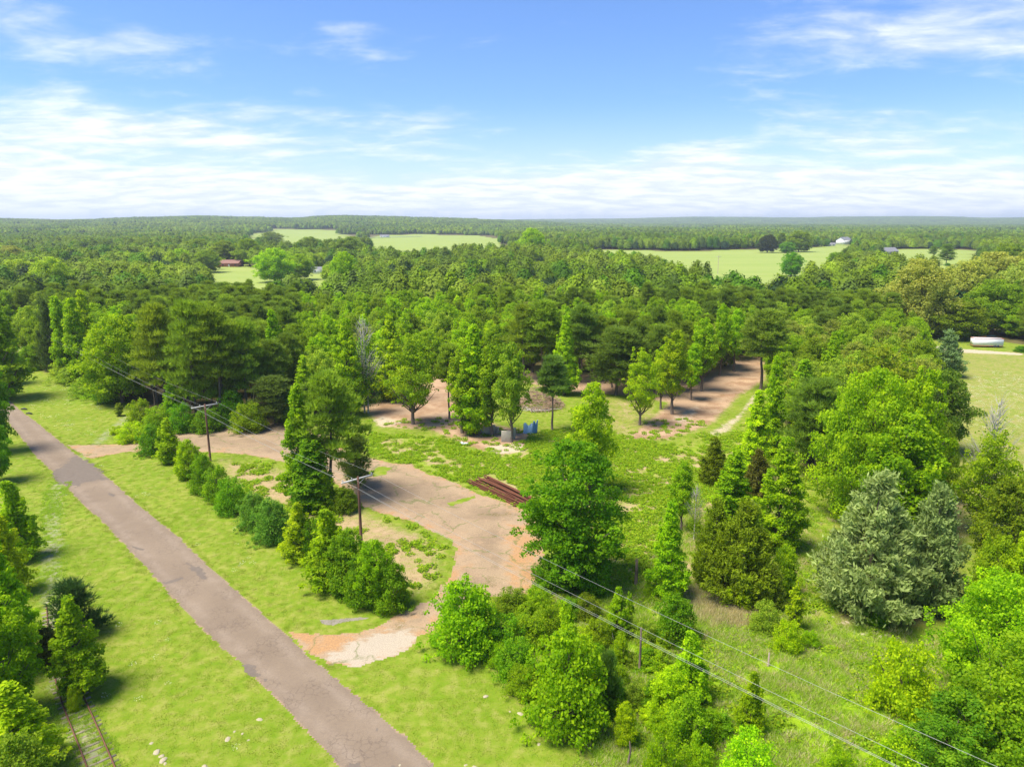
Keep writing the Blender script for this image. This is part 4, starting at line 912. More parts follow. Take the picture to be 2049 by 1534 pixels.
# ------------------------------------------------------------------ far woods: patches of many trees
TREECOL = [C_PINED, C_PINE, C_OAK, C_MID, C_ELM, C_OAK, (.055, .12, .025), C_MID, C_MID, C_LT, C_PINED, C_OAK, C_GUM, C_MID, C_LT]
def patch(name, seed, size, ntree, nl, ls, hmin, hmax, wmin, wmax):
    rng = np.random.default_rng(seed); cl = Cloud(); g = math.ceil(math.sqrt(ntree)); k = 0
    for i in range(g):
        for j in range(g):
            x = ((i + rng.uniform(.1, .9)) / g - .5) * size; y = ((j + rng.uniform(.1, .9)) / g - .5) * size
            h = rng.uniform(hmin, hmax); w = rng.uniform(wmin, wmax); kind = rng.random(); c = np.array(TREECOL[rng.integers(len(TREECOL))]) * .66
            t = rng.random(nl); a = rng.uniform(0, 6.28, nl); lb = lobes(rng, .2)
            prof = (np.sqrt(np.clip(1 - ((t - .3) / .7) ** 2, 0, 1)) if kind < .88 else np.clip(1 - t, 0, 1) ** .6)
            r = prof * lb(a, t * 3) * w / 2 * (1 - .35 * rng.random(nl) ** 2)
            pos = np.c_[x + r * np.cos(a), y + r * np.sin(a), h * (.25 + .75 * t)] + rng.normal(0, .07 * w / 2, (nl, 3))
            nr = np.c_[np.cos(a), np.sin(a), .4 + t * 1.3] + rng.normal(0, .3, (nl, 3)); s = ls * rng.uniform(.6, 1.4, nl)
            c = c * rng.uniform(.8, 1.2); cl.kites(pos, nr, s, s * .8, rng.normal(.5, .13, nl), rng, col=np.tile(c, (nl, 1)))
            na, nz = 8, 5; aa = np.repeat(np.arange(na)[None] * 2 * math.pi / na, nz, 0); tt = np.repeat((np.arange(nz) / nz * .96)[:, None], na, 1)
            pf = (np.sqrt(np.clip(1 - ((tt - .3) / .7) ** 2, 0, 1)) if kind < .88 else np.clip(1 - tt, 0, 1) ** .6) * lb(aa, tt * 3) * w / 2 * .90
            vv = np.c_[(x + pf * np.cos(aa)).ravel(), (y + pf * np.sin(aa)).ravel(), (h * (.2 + .76 * tt)).ravel()] ; ii = np.arange(na * nz).reshape(nz, na)
            qq = np.stack([ii[:-1], np.roll(ii[:-1], -1, 1), np.roll(ii[1:], -1, 1), ii[1:]], -1).reshape(-1, 4)
            cl.v.append(np.r_[vv, [[x, y, h * .97]]]); cl.q.append(qq + cl.n); top = cl.n + na * nz
            cl.t.append(np.stack([ii[-1] + cl.n, np.roll(ii[-1], -1) + cl.n, np.full(na, top)], -1)); cl.n += na * nz + 1
            cl.tone.append(np.full(na * nz + 1, .45)); cl.col.append(np.tile(c, (na * nz + 1, 1)))
    v, q, t_, tone, col = cl.arrays()
    return mesh_np(name, v, [q, t_], LEAF_FAR, attrs=dict(tone=tone, tcol=col))
near_p = [patch(f'wood_patch_{i}', 200 + i, 26, 9, 700, .95, 10., 15.5, 8, 12.5) for i in range(8)]
far_p = [patch(f'wood_far_{i}', 300 + i, 90, 110, 60, 2.2, 10, 16, 7, 13) for i in range(5)]
def woods(name, cell, r0, r1, protos, label, seed, margin, thresh=None, half=44):
    rng = np.random.default_rng(seed); n = int(r1 * 2 / cell) + 1
    a = (np.arange(n) - n / 2 + .5) * cell; b = np.arange(0, int(r1 / cell) + 1) * cell + cell / 2
    Xg, Yg = np.meshgrid(a, b); x = Xg.ravel() + rng.uniform(-.12, .12, Xg.size) * cell; y = Yg.ravel() + rng.uniform(-.12, .12, Xg.size) * cell
    r = np.hypot(x, y); az = np.degrees(np.arctan2(x, y)); k = (r > r0) & (r < r1) & (np.abs(az) < half) & (y > ymax_fill * .97 + cell * .45)
    x, y = x[k], y[k]; ok = np.ones(len(x), bool)
    for p in FIELDS: ok &= sdf(p, x, y) > margin
    if thresh is not None: ok &= thresh(x, y)
    x, y = x[ok], y[ok]; m = len(x); s = rng.uniform(.95, 1.12, m)
    print(name, m)
    return scatter(name, np.c_[x, y, terrain(x, y) - .2], rng.integers(0, 4, m) * math.pi / 2 + rng.normal(0, .1, m), np.c_[s, s, s * rng.uniform(.8, 1.22, m)], rng.integers(0, len(protos), m), proto_collection(name + '_kinds', protos), label)
woods('woodland', 24, 150, 1700, near_p, 'dense mixed woodland stretching back from the clearing', 1, 9, half=46)
woods('distant_woodland', 84, 1700 + 30, 10500, far_p, 'hazy unbroken forest running to the horizon', 2, 16, half=46)
# small belts of trees filling in between the fields' edges and the patches
def belt(name, pts, n, h, w, label, seed, cols):
    rng = np.random.default_rng(seed); L = [G(*p) for p in pts]
    for i in range(n):
        f = (i + rng.uniform(.2, .8)) / n * (len(L) - 1); a = int(f); b = f - a
        x = L[a][0] * (1 - b) + L[a + 1][0] * b + rng.normal(0, 3); y = L[a][1] * (1 - b) + L[a + 1][1] * b + rng.normal(0, 5)
        pr = ['oak_a', 'oak_b', 'pine_a', 'gum_c'][rng.integers(4)]; P_ = PROTO[pr]; hh = rng.uniform(.8, 1.15) * h; ww = rng.uniform(.8, 1.25) * w
        o = link(NAMES[pr], P_['whole'], loc=(x, y, float(terrain(x, y)))); o.rotation_euler = (0, 0, rng.uniform(0, 6)); o.scale = (ww / P_['w'], ww / P_['w'], hh / P_['h'])
        ci = rng.integers(len(cols)); c = cols[ci]; o.color = (*c, 1); pos_ = ['at the left end', 'left of the middle', 'in the middle', 'right of the middle', 'at the right end'][min(4, int(5 * i / n))]
        tag(o, label.replace('tree', ('tall ' if hh > h else 'low ') + ('broad ' if ww > w else 'slim ') + ('tree' if pr[0] != 'p' else 'pine'), 1).replace('oak', ('tall ' if hh > h else 'low ') + ('broad' if ww > w else 'slim') + ' oak', 1) + ', ' + pos_, 'tree', name)
belt('trees along the back of the middle field', [(1160, 497), (1380, 500), (1500, 499), (1660, 492)], 34, 13, 12, 'dark tree in the belt behind the middle field', 4, [C_OAK, C_ELM, C_MID])
belt('trees along the ridge between the two right fields', [(1660, 545), (1700, 520), (1730, 505)], 18, 12, 11, 'green tree in the strip between the two right fields', 6, [C_MID, C_OAK, C_LT])
belt('trees in front of the pale field', [(700, 546), (850, 556), (1000, 548), (1150, 545)], 26, 12, 10, 'dark tree in the line before the pale field', 8, [C_PINED, C_PINE, C_OAK])
belt('oaks round the brick house', [(330, 520), (420, 516), (520, 516), (620, 535)], 16, 15, 14, 'dark oak in the row behind the brick house', 9, [C_OAK, C_ELM, C_MID])

# ------------------------------------------------------------------ ground cover
def tuft(name, seed, n, h, r, wd, cols, lean=.5, leafy=False):
    rng = np.random.default_rng(seed); cl = Cloud(); a = rng.uniform(0, 6.28, n); rr = r * np.sqrt(rng.random(n))
    b = np.c_[rr * np.cos(a), rr * np.sin(a), np.full(n, -.01)]; c = np.array(cols)[rng.integers(0, len(cols), n)]
    if leafy:
        z = h * rng.random(n) ** .8 * (1 - .5 * rr / r); s = wd * rng.uniform(.6, 1.3, n)
        cl.kites(b + np.c_[0 * z, 0 * z, z], rdir(rng, n) * .7 + [0, 0, .9], s, s * .7, rng.random(n), rng, col=c)
    else:
        d = rdir(rng, n) * lean; d[:, 2] = 1; cl.blades(b, b + d * h * np.array([1, 1, 1]) * rng.uniform(.5, 1.1, n)[:, None], wd, rng.random(n), rng, col=c)
    v, q, t_, tone, col = cl.arrays(); return mesh_np(name, v, [q, t_], LEAF_GROUND, attrs=dict(tone=tone, tcol=col))
gcs = [(.172, .240, .016), (.215, .268, .022), (.148, .230, .012), (.30, .29, .07)]
grass_p = [tuft(f'grass_{i}', 400 + i, 34, .06, .34, .035, gcs + ([(.34, .33, .11)] if i == 3 else [])) for i in range(4)]
rough_p = [tuft(f'rough_{i}', 420 + i, 40, .42, .40, .045, [(.36, .54, .03), (.30, .50, .02), (.52, .58, .14)] if i < 3 else [(.62, .54, .33), (.52, .46, .26)], .9) for i in range(4)]
weed_p = [tuft(f'weed_{i}', 440 + i, 70, .38, .5, .2, [(.19, .36, .008), (.26, .41, .010), (.32, .43, .016)], leafy=True) for i in range(3)]
flower_p = [tuft(f'flower_{i}', 460 + i, 26, .3, .42, .075, [(.8, .8, .72)], leafy=True) for i in range(2)]
rg = np.random.default_rng(99)
def samples(n, x0, x1, y0, y1, dens):
    x = rg.uniform(x0, x1, n); y = rg.uniform(y0, y1, n); d = np.zeros(n)
    u, v = px_(x, y); vis = (u > -60) & (u < 2110) & (v < 1620)
    x, y = x[vis], y[vis]; keep = rg.random(len(x)) < dens(x, y); return x[keep], y[keep]
pipe_zone = PG((948, 958), (985, 948), (1075, 1000), (1060, 1018), (1000, 990))
def off_road(x, y, m=.15):
    a = (np.minimum(sdf(road_poly, x, y), sdf(drive_poly, x, y)) > m) & (sdf(pipe_zone, x, y) > 0)
    return a & (sdf(gravel_poly, x, y) > .1)
def ms(p, x, y, s): return np.clip(.5 - sdf(p, x, y) / (2 * s), 0, 1)
def put(name, x, y, sc, protos, label, hs=None):
    n = len(x); s = sc * rg.uniform(.7, 1.3, n); hs = hs if hs is not None else np.ones(n)
    print(name, n)
    return scatter(name, np.c_[x, y, np.zeros(n)], rg.uniform(0, 6.28, n), np.c_[s, s, s * hs], rg.integers(0, len(protos), n), proto_collection(name + '_kinds', protos), label)
mown = lambda x, y: (1 - ms(forest, x, y, 2)) * (1 - ms(rough, x, y, 2)) * (1 - ms(bare, x, y, 2)) * (1 - .35 * ms(weeds, x, y, 2)) * off_road(x, y, .05) * np.clip(1.25 - y / 130, .12, 1) * (1 - .6 * ms(inner, x, y, 2)) * (1 - .35 * np.clip(1.1 - line_d(TRACK, x - .8, y) / 2.4, 0, 1)) * (1 - .7 * ms(trail, x, y, 2)) * (1 - .8 * ms(cedarfloor, x, y, 2))
x, y = samples(230000, -115, 95, 28, 170, lambda x, y: mown(x, y) * .8); put('mown_grass', x, y, 1., grass_p, 'short green grass on the verges')
x, y = samples(60000, -20, 60, 28, 90, lambda x, y: np.maximum(ms(rough, x, y, 2), .35 * ms(strip, x, y, 3)) * (.25 + .75 * (fbm(x, y, 2.5, 41) > .42))); put('rough_grass', x, y, 1., rough_p, 'tall rough grass under the wires')
x, y = samples(70000, -45, 70, 45, 135, lambda x, y: np.maximum.reduce([ms(weeds, x, y, 2) * np.clip(fbm(x, y, 5, 51) * 4 - 1.1, .22, 1), .5 * ms(inner, x, y, 2) * (fbm(x, y, 3, 53) > .52), .55 * ms(rough, x, y, 2) * np.clip(fbm(x, y, 4, 55) * 5 - 1.9, .08, 1), .55 * ms(strip, x, y, 2) * (fbm(x, y, 4, 55) > .5), .12 * ms(trail, x, y, 1), .09 * ms(bare, x, y, 1)]) * off_road(x, y, .3) * .55)
put('low_weeds', x, y, 1.1, weed_p, 'lush low weeds covering the clearing')
# ragged green fringe along road and drive
x, y = samples(160000, -100, 30, 36, 130, lambda x, y: (np.abs(np.minimum(sdf(road_poly, x, y), sdf(drive_poly, x, y)) - .05) < .42) * (sdf(gravel_poly, x, y) > 0) * (np.minimum(sdf(road_poly, x, y), sdf(drive_poly, x, y)) > -.2) * (fbm(x, y, 1.6, 61) > .44) * .7); put('verge_fringe', x, y, .9, grass_p, 'grass creeping over the edges of road and drive')
# sparse tufts breaking through the old drive
x, y = samples(60000, -40, 10, 55, 90, lambda x, y: (sdf(drive_poly, x, y) < -1) * (vn(x, y, 2.2, 71) > .86) * .35); put('drive_tufts', x, y, .8, grass_p, 'tufts growing in the cracks of the drive')
x, y = samples(60000, -75, -25, 28, 100, lambda x, y: (line_d(TRACK, x - .8, y) < 1.5) * (.10 + .5 * (fbm(x, y, 2.2, 73) > .5))); put('track_weeds', x, y, .55, rough_p[:3], 'weeds growing between the railway ties')
# dry golden grass patch
x, y = samples(40000, 5, 30, 50, 75, lambda x, y: ms(PG((1385, 1185), (1480, 1200), (1520, 1225), (1490, 1250), (1400, 1240)), x, y, 1.5) * .3); put('dry_grass', x, y, 1., rough_p[3:], 'dry golden grass in front of the olive cedars', np.full(len(x), 1.5))
fl = lambda x, y: np.maximum.reduce([ms(meadow, x, y, 3) * (fbm(x, y, 9, 81) > .56) * .5, (sdf(PG((160, 900), (800, 1200), (700, 1260), (600, 1240), (250, 1000)), x, y) < 0) * (fbm(x, y, 5, 83) > .6) * .16, (sdf(PG((60, 730), (200, 790), (220, 870), (130, 880), (40, 800)), x, y) < 0) * (fbm(x, y, 6, 85) > .52) * .25, (sdf(PG((100, 950), (330, 1250), (500, 1534), (240, 1534), (90, 1100)), x, y) < 0) * (fbm(x, y, 3, 87) > .62) * .07, ms(rough, x, y, 2) * (fbm(x, y, 3, 89) > .64) * .08])
x, y = samples(60000, -110, 130, 40, 190, lambda x, y: fl(x, y) * off_road(x, y, .4)); put('white_wildflowers', x, y, .8, flower_p, 'white wildflowers dotted through the grass')

# ------------------------------------------------------------------ power line
def fit_pole(bx, by, ty): gx_, gy_ = G(bx, by); return gx_, gy_, top_z(gy_, ty)
POLES = [('darkest utility pole, nearest to the camera, beside the dirt drive', 723, 1088, 953), ('utility pole with mossy foot at the hedge row, second nearest', 421, 922, 808), ('utility pole standing in the green verge left of the pine wood', 197, 806, 704),
         ('utility pole at the far end of the green verge', 113, 732, 662), ('farthest utility pole of the line, among trees at the left edge', 48, 690, 634)]
line = [fit_pole(b, y_, t_) for _, b, y_, t_ in POLES]
line = [(35., 21., 9.6)] + line
ends = []
def pole(x, y, h, label, ax, seed):
    rng = random.Random(seed); o = thing('utility_pole', (x, y, 0), label, 'power pole', 'utility poles along the road', ax)
    m = MB(); m.tube([(0, 0, -.4), (.02, 0, h * .5), (0, 0, h)], [.19, .16, .12], 10); m.build('pole', POLEW, o, True)
    m = MB(); m.box((0, .16, h - .35), (4.2, .14, .17)); m.build('crossarm', ARMW, o)
    for s in (-1, 1): m = MB(); m.tube([(s * 1.15, .2, h - .38), (0, .17, h - 1.15)], .035, 6); m.build('brace', ARMW, o)
    res = []
    for px__ in (-1.95, -.75, 1.95):
        m = MB(); m.tube([(px__, .16, h - .27), (px__, .16, h - .17), (px__, .16, h - .12), (px__, .16, h - .02)], [.03, .03, .075, .05], 8); m.build('insulator', CERAM, o, True)
        res.append((x + px__ * math.cos(ax) - .16 * math.sin(ax), y + px__ * math.sin(ax) + .16 * math.cos(ax), h))
    m = MB(); m.tube([(0, .2, h - 1.5), (0, .28, h - 1.5)], .06, 8); m.build('neutral_bracket', DARKM, o)
    res.append((x - .28 * math.sin(ax), y + .28 * math.cos(ax), h - 1.5)); return res
for i, (x, y, h) in enumerate(line):
    a = line[max(i - 1, 0)]; b = line[min(i + 1, len(line) - 1)]; ax = math.atan2(b[1] - a[1], b[0] - a[0]) - math.pi / 2
    lab = 'wooden utility pole on the right behind the camera' if i == 0 else POLES[i - 1][0]
    ends.append(pole(x, y, h, lab, ax, i))
which = ['outer wire on the road side', 'inner wire on the road side', 'outer wire on the clearing side', 'lower neutral wire']
spans = ['from the nearest pole to the bottom right', 'over the hedge row between the two nearest poles', 'over the drive mouth between the second and third poles', 'along the green verge past the third pole', 'at the far left end of the line']
for i in range(len(ends) - 1):
    for k in range(4):
        A, B = Vector(ends[i][k]), Vector(ends[i + 1][k]); L = (B - A).length; sag = .010 * L * (1.0 if k < 3 else .8); m = MB()
        m.tube([A.lerp(B, t / 16) - Vector((0, 0, 4 * sag * (t / 16) * (1 - t / 16))) for t in range(17)], .010, 4)
        tag(m.build('power_wire', WIRE), f'{which[k]} {spans[i]}', 'wire', 'power wires')
# far pole in the fields
for (bx, by, ty, lab) in [(1436, 548, 510, 'thin utility pole at the edge of the right field')]:
    x, y, h = fit_pole(bx, by, ty); o = thing('utility_pole', (x, y, 0), lab, 'power pole'); m = MB(); m.tube([(0, 0, -.4), (0, 0, h)], [.2, .15], 8); m.build('pole', TIE, o); m = MB(); m.box((0, 0, h - 1.2), (3.6, .2, .25)); m.build('crossarm', ARMW, o)
# ------------------------------------------------------------------ railway
def resample(pts, step):
    P_ = [Vector((*p, 0)) for p in pts]
    out = [P_[0]]
    dense = []
    for i in range(len(P_) - 1):
        p0 = P_[max(i - 1, 0)]; p1 = P_[i]; p2 = P_[i + 1]; p3 = P_[min(i + 2, len(P_) - 1)]
        for k in range(20):
            t = k / 20; dense.append(.5 * ((2 * p1) + (p2 - p0) * t + (2 * p0 - 5 * p1 + 4 * p2 - p3) * t * t + (3 * p1 - p0 - 3 * p2 + p3) * t ** 3))
    acc = 0
    for a, b in zip(dense, dense[1:]):
        acc += (b - a).length
        if acc >= step: out.append(b); acc = 0
    return out
sm = []
tp = TRACK
for _ in range(2): tp = [tp[0]] + [tuple((np.array(tp[i - 1]) + 2 * np.array(tp[i]) + np.array(tp[i + 1])) / 4) for i in range(1, len(tp) - 1)] + [tp[-1]]
left = resample(tp, .62)
trk = thing('railway_track', (left[0].x, left[0].y, 0), 'disused rusty railway track overgrown with weeds beside the road', 'railway')
off = Vector(trk.location); GA = 1.5
def nrm(P_, i): t = (P_[min(i + 1, len(P_) - 1)] - P_[max(i - 1, 0)]).normalized(); return Vector((t.y, -t.x, 0)), t
for s in (0, 1):
    m = MB(); pts = [p + nrm(left, i)[0] * GA * s - off + Vector((0, 0, .17 - .10 * min(1, max(0, (p.y - 60) / 6)))) for i, p in enumerate(left) if p.y < 66]
    m.tube(pts, .06, 4); m.build('rail', RUSTRAIL, trk)
tie_me = None; rt = random.Random(3); nt = 0
for i, p in enumerate(left):
    if nt >= 150: break
    if p.y > 64: continue
    n_, t_ = nrm(left, i)
    if tie_me is None: m = MB(); m.box((0, 0, -.005), (2.35, .2, .1)); tie_me = m.mesh('tie', TIE)
    o = link('tie', tie_me, trk); c = p + n_ * GA / 2 - off; o.location = (c.x + rt.uniform(-.05, .05), c.y, rt.uniform(-.04, .02)); o.rotation_euler = (0, 0, math.atan2(n_.y, n_.x) + rt.uniform(-.04, .04)); nt += 1
# ------------------------------------------------------------------ rusty pipes in a heap
A, B = Vector((*G(958, 962), 0)), Vector((*G(1062, 1012), 0)); d = (B - A); dn = d.normalized(); side = Vector((dn.y, -dn.x, 0)); rp_ = random.Random(8)
for i in range(34):
    L = d.length * rp_.uniform(.8, 1.12); c = (A + B) / 2 + side * (rp_.uniform(-1.7, 1.7)) + dn * rp_.uniform(-.8, .8); aa = rp_.uniform(-.09, .09); dd = Vector((dn.x * math.cos(aa) - dn.y * math.sin(aa), dn.x * math.sin(aa) + dn.y * math.cos(aa), 0))
    z = .14 + (.22 if i % 3 == 0 else 0) + (.22 if i % 5 == 0 else 0); m = MB(); m.tube([-dd * L / 2, dd * L / 2], rp_.uniform(.07, .12), 8)
    tag(m.build('rusty_pipe', RUST, None, True, (c.x, c.y, z)), 'long rusty steel pipe lying in the heap beside the dirt drive', 'pipe', 'heap of rusty pipes beside the drive')
# ------------------------------------------------------------------ brush pile
bx_, by_ = G(1080, 812); m = MB(); rb = random.Random(12)
for i in range(620):
    a = rb.uniform(0, 6.28); r = 5 * rb.random() ** .6; z = max(.1, (5. * (1 - (min(r, 5) / 5.05) ** 1.3)) * rb.random() ** .6 + .1); a2 = rb.uniform(0, 6.28); L = rb.uniform(.8, 3.0); dz = rb.uniform(-.3, .35)
    p = Vector((r * math.cos(a), r * math.sin(a), z)); e = Vector((math.cos(a2), math.sin(a2), dz)) * L / 2
    m.tube([p - e, p + e * .3 + Vector((rb.uniform(-.2, .2), rb.uniform(-.2, .2), .1)), p + e], [rb.uniform(.03, .09), .03, .012], 4, False)
tag(m.build('brush_pile', plain('dead_brush', (.40, .27, .19), .9, .5, 1.0), None, False, (bx_, by_, 0)), 'heap of cut dead branches at the back of the clearing', 'brush pile', kind='stuff')
bx_, by_ = G(1078, 822); m = MB()
for i in range(26):
    a = rb.uniform(0, 6.28); L = rb.uniform(1.5, 3.6); p = Vector((rb.uniform(-2.5, 2.5), rb.uniform(-1, 1), .3)); e = Vector((math.cos(a) * L, math.sin(a) * L * .6, rb.uniform(-.1, .5))); m.tube([p, p + e], [.09, .02], 5, False)
tag(m.build('fallen_branches', BARE, None, False, (bx_, by_, 0)), 'pale fallen branches in front of the brush pile', 'branches', kind='stuff')
# ------------------------------------------------------------------ concrete slabs, blue panels, scraps
def slab(bx, by, ty, w, label, rz, t=.25):
    x, y = G(bx, by); h = top_z(y, ty); wm = w * pxm(y); m = MB(); m.box((0, 0, h / 2 - .15), (wm, t, h + .3)); o = m.build('concrete_slab', CONC, None, False, (x, y, 0)); o.rotation_euler = (R(2), R(1), rz)
    bv = o.modifiers.new('bevel', 'BEVEL'); bv.width = .04; bv.segments = 2; tag(o, label, 'concrete slab')
slab(978, 868, 850, 26, 'upright concrete slab, left one behind the tree clump', .25)
slab(1013, 884, 862, 20, 'upright concrete slab at the foot of the olive green tree', -.1)
slab(1027, 879, 856, 12, 'narrow leaning concrete slab right of the tree trunk', 1.0)
slab(992, 866, 853, 14, 'low broken concrete slab between the two larger slabs', -.5)
def corrugated(bx, by, ty, w, rz, tilt, label, z0=0):
    x, y = G(bx, by); h = top_z(y, ty); wm = w * pxm(y); n = 28; V = []; 
    for t in (0, .025):
        for i in range(n + 1):
            u = i / n - .5; yy = .06 * math.sin(i * 1.57) + t
            V += [(u * wm, yy, -.1), (u * wm, yy + tilt * h, h * (1 + .14 * math.sin(i * .31)))]
    q = []; K = 2 * (n + 1)
    for i in range(n): a = 2 * i; q += [(a, a + 2, a + 3, a + 1), (K + a, K + a + 1, K + a + 3, K + a + 2), (a + 1, a + 3, K + a + 3, K + a + 1)]
    q += [(0, 1, K + 1, K), (2 * n, K + 2 * n, K + 2 * n + 1, 2 * n + 1)]
    o = link('blue_panel', mesh_np('blue_panel', np.array(V), [np.array(q)], BLUEP), loc=(x, y, z0)); o.rotation_euler = (0, 0, rz); tag(o, label, 'metal panel', 'leaning blue panels')
corrugated(1056, 868, 849, 19, -.25, .12, 'left leaning corrugated blue panel in the weeds')
corrugated(1070, 866, 843, 13, .7, -.1, 'right taller corrugated blue panel in the weeds')
corrugated(946, 838, 826, 10, .3, .1, 'small blue panel half hidden behind the tree clump')
x, y = G(931, 888); m = MB(); rs = random.Random(4)
for i in range(3): m.box((rs.uniform(-.4, .4), rs.uniform(-.2, .2), .12 + .05 * i), (1.1, .7, .04), rs.uniform(0, 3), rs.uniform(-.35, .35))
tag(m.build('crumpled_sheet', plain('pale_sheet', (.62, .66, .72), .4, .2), None, False, (x, y, 0)), 'crumpled pale blue sheet on the brown soil', 'scrap sheet')
# broken stump, thin stem
x, y = G(1272, 1170); h = top_z(y, 1122); o = thing('broken_stump', (x, y, 0), 'dark broken stump left of the narrow bright sweetgum', 'stump')
m = MB(); m.tube([(0, 0, -.2), (.04, 0, h * .6), (.0, .03, h)], [.2, .17, .13], 8); m.build('stem', BARK, o)
for k in range(3): m = MB(); m.tube([(.1 * k - .1, 0, h - .1), (.12 * k - .12, .02, h + .35 + .15 * (k % 2))], [.06, .01], 5); m.build('splinter', BARK, o)
x, y = G(1279, 1345); h = top_z(y, 1255); m = MB(); m.tube([(0, 0, -.2), (.03, .05, h * .5), (.0, 0, h)], [.12, .10, .07], 7); tag(m.build('old_post', BARK, None, True, (x, y, 0)), 'slim dark post standing in the rough grass under the wires', 'post')
x, y = G(1537, 1332); h = top_z(y, 1305); m = MB(); m.tube([(0, 0, -.2), (0, 0, h)], [.09, .07], 6); tag(m.build('old_post', TIE, None, True, (x, y, 0)), 'short grey post in the grass beside the pale stones', 'post')
x, y = G(1255, 1530); m = MB(); m.tube([(0, 0, -.2), (.2, 0, 1.2), (.1, 0, 2.0)], [.09, .07, .03], 6); tag(m.build('dead_tree', BARK, None, True, (x, y, 0)), 'dead stem below the small feathery shrub near the bottom edge', 'dead stem')
for k, (bx, by) in enumerate([(1175, 1178), (1222, 1270)]):
    x, y = G(bx, by); m = MB(); rd = random.Random(k)
    for i in range(26): a = rd.uniform(-.4, 3.5); L = rd.uniform(1, 2.6); m.tube([(0, 0, .3), (L * math.cos(a) * .6, -.5 * math.sin(a), .5 + rd.random()), (L * math.cos(a), -L * math.sin(a) * .8, .3 + rd.uniform(.1, 1.3))], [.045, .03, .01], 4, False)
    tag(m.build('dead_branches', BARE, None, False, (x, y, 0)), ['dead pale branches at the foot of the large elm', 'dead twigs beside the small sweetgum under the wires'][k], 'branches', kind='stuff')
# rocks
def rock_mesh(seed):
    rng = np.random.default_rng(seed); n, k = 7, 4; V = [(0, 0, .34)]
    for j in range(1, k):
        for i in range(n): a = 6.2832 * i / n; r = math.sin(j / k * 1.75) * (1 + rng.normal(0, .16)); V.append((r * math.cos(a) * .6, r * math.sin(a) * .45, .34 * math.cos(j / k * 1.75) + rng.normal(0, .02)))
    T3 = [(0, 1 + i, 1 + (i + 1) % n) for i in range(n)]; Q = [(1 + j * n + i, 1 + (j + 1) * n + i, 1 + (j + 1) * n + (i + 1) % n, 1 + j * n + (i + 1) % n) for j in range(k - 2) for i in range(n)]
    return mesh_np('stone', np.array(V), [np.array(Q), np.array(T3)], STONE)
RM = [rock_mesh(i) for i in range(5)]; rr_ = random.Random(21)
def rocks(pts, lab, grp, smin=.35, smax=.8):
    for p in pts:
        x, y = G(*p); smin, smax = smin, smax; o = link('stone', RM[rr_.randrange(5)], loc=(x, y, -.03)); s = rr_.uniform(smin, smax) * .8; o.scale = (s, s, s * .7); o.rotation_euler = (0, 0, rr_.uniform(0, 6)); tag(o, lab, 'stone', grp)
rocks([(1605, 1256), (1600, 1266), (1638, 1249), (1612, 1288), (1652, 1296), (1694, 1290), (1728, 1268), (1734, 1266), (1757, 1262), (1772, 1270), (1790, 1283), (1804, 1285), (1808, 1284), (1630, 1316), (1680, 1312), (1708, 1328), (1688, 1246), (1667, 1234), (1695, 1244), (1641, 1271), (1712, 1300), (1825, 1279), (1840, 1276), (1760, 1272), (1634, 1325)], 'pale limestone lump in the grass below the silvery cedars', 'pale stones below the silvery cedars')
rocks([(303, 1486), (314, 1504), (326, 1520), (330, 1527), (323, 1512)], 'pale yellow stone in the verge beside the railway', 'pale stones in the left verge', .35, .75)
rocks([(1041, 1427), (972, 1393), (1020, 1423), (1078, 1488), (932, 1530), (950, 1535), (800, 1530), (469, 1463), (485, 1467), (455, 1478), (497, 1480), (519, 1439), (410, 1533)], 'pale stone half buried in the mown verge', 'stones half buried in the mown verge', .3, .6)
rocks([(762, 838), (775, 843), (790, 848), (750, 842), (800, 846), (868, 752), (985, 903), (1000, 900), (1018, 906), (1035, 898)], 'pale rubble stone on the bare soil', 'rubble stones on the bare soil', .7, 1.3)
# ------------------------------------------------------------------ buildings and yard things
def house(x, y, w, dpt, hw, hr, rz, wallm, roofm, label, name='house', nwin=3, cat='house', door=True):
    o = thing(name, (x, y, float(terrain(x, y))), label, cat, None, rz)
    m = MB(); m.box((0, 0, hw / 2), (w, dpt, hw)); m.quad((-w / 2, -dpt / 2, hw), (-w / 2, dpt / 2, hw), (-w / 2, .02, hw + hr * .9), (-w / 2, -.02, hw + hr * .9)); m.quad((w / 2, -dpt / 2, hw), (w / 2, dpt / 2, hw), (w / 2, .02, hw + hr * .9), (w / 2, -.02, hw + hr * .9)); m.build('wall', wallm, o)
    m = MB(); e = .5
    for s in (-1, 1):
        a = (-w / 2 - e, s * (dpt / 2 + e), hw - .1); b = (w / 2 + e, s * (dpt / 2 + e), hw - .1); c = (w / 2 + e, 0, hw + hr); d_ = (-w / 2 - e, 0, hw + hr)
        m.quad(a, b, c, d_); m.quad(*[(p[0], p[1], p[2] + .15) for p in (a, b, c, d_)]); m.quad(a, b, (b[0], b[1], b[2] + .15), (a[0], a[1], a[2] + .15))
    m.build('roof', roofm, o)
    for i in range(nwin):
        wx = (i + .5) / nwin * w - w / 2; m = MB(); m.box((wx, -dpt / 2 - .03, hw * .55), (1.2, .08, 1.2)); m.build('window', GLASS, o)
    if door: m = MB(); m.box((w * .5 / nwin + .0 * w, -dpt / 2 - .04, 1.05), (1., .1, 2.1)); m.build('door', WHITEP, o)
    return o
def hat(bx, by): return G(bx, by)
x, y = G(458, 533); house(x, y, 22, 10, 3, 2.6, R(-6), BRICK, ROOFR, 'brick ranch house with a brown roof under dark oaks', nwin=4)
x, y = G(638, 547); house(x, y, 9, 6, 3.4, 1.4, R(8), WHITEP, ROOFG, 'small white shed with tan door beside the lawn', 'shed', 2, 'shed'); 
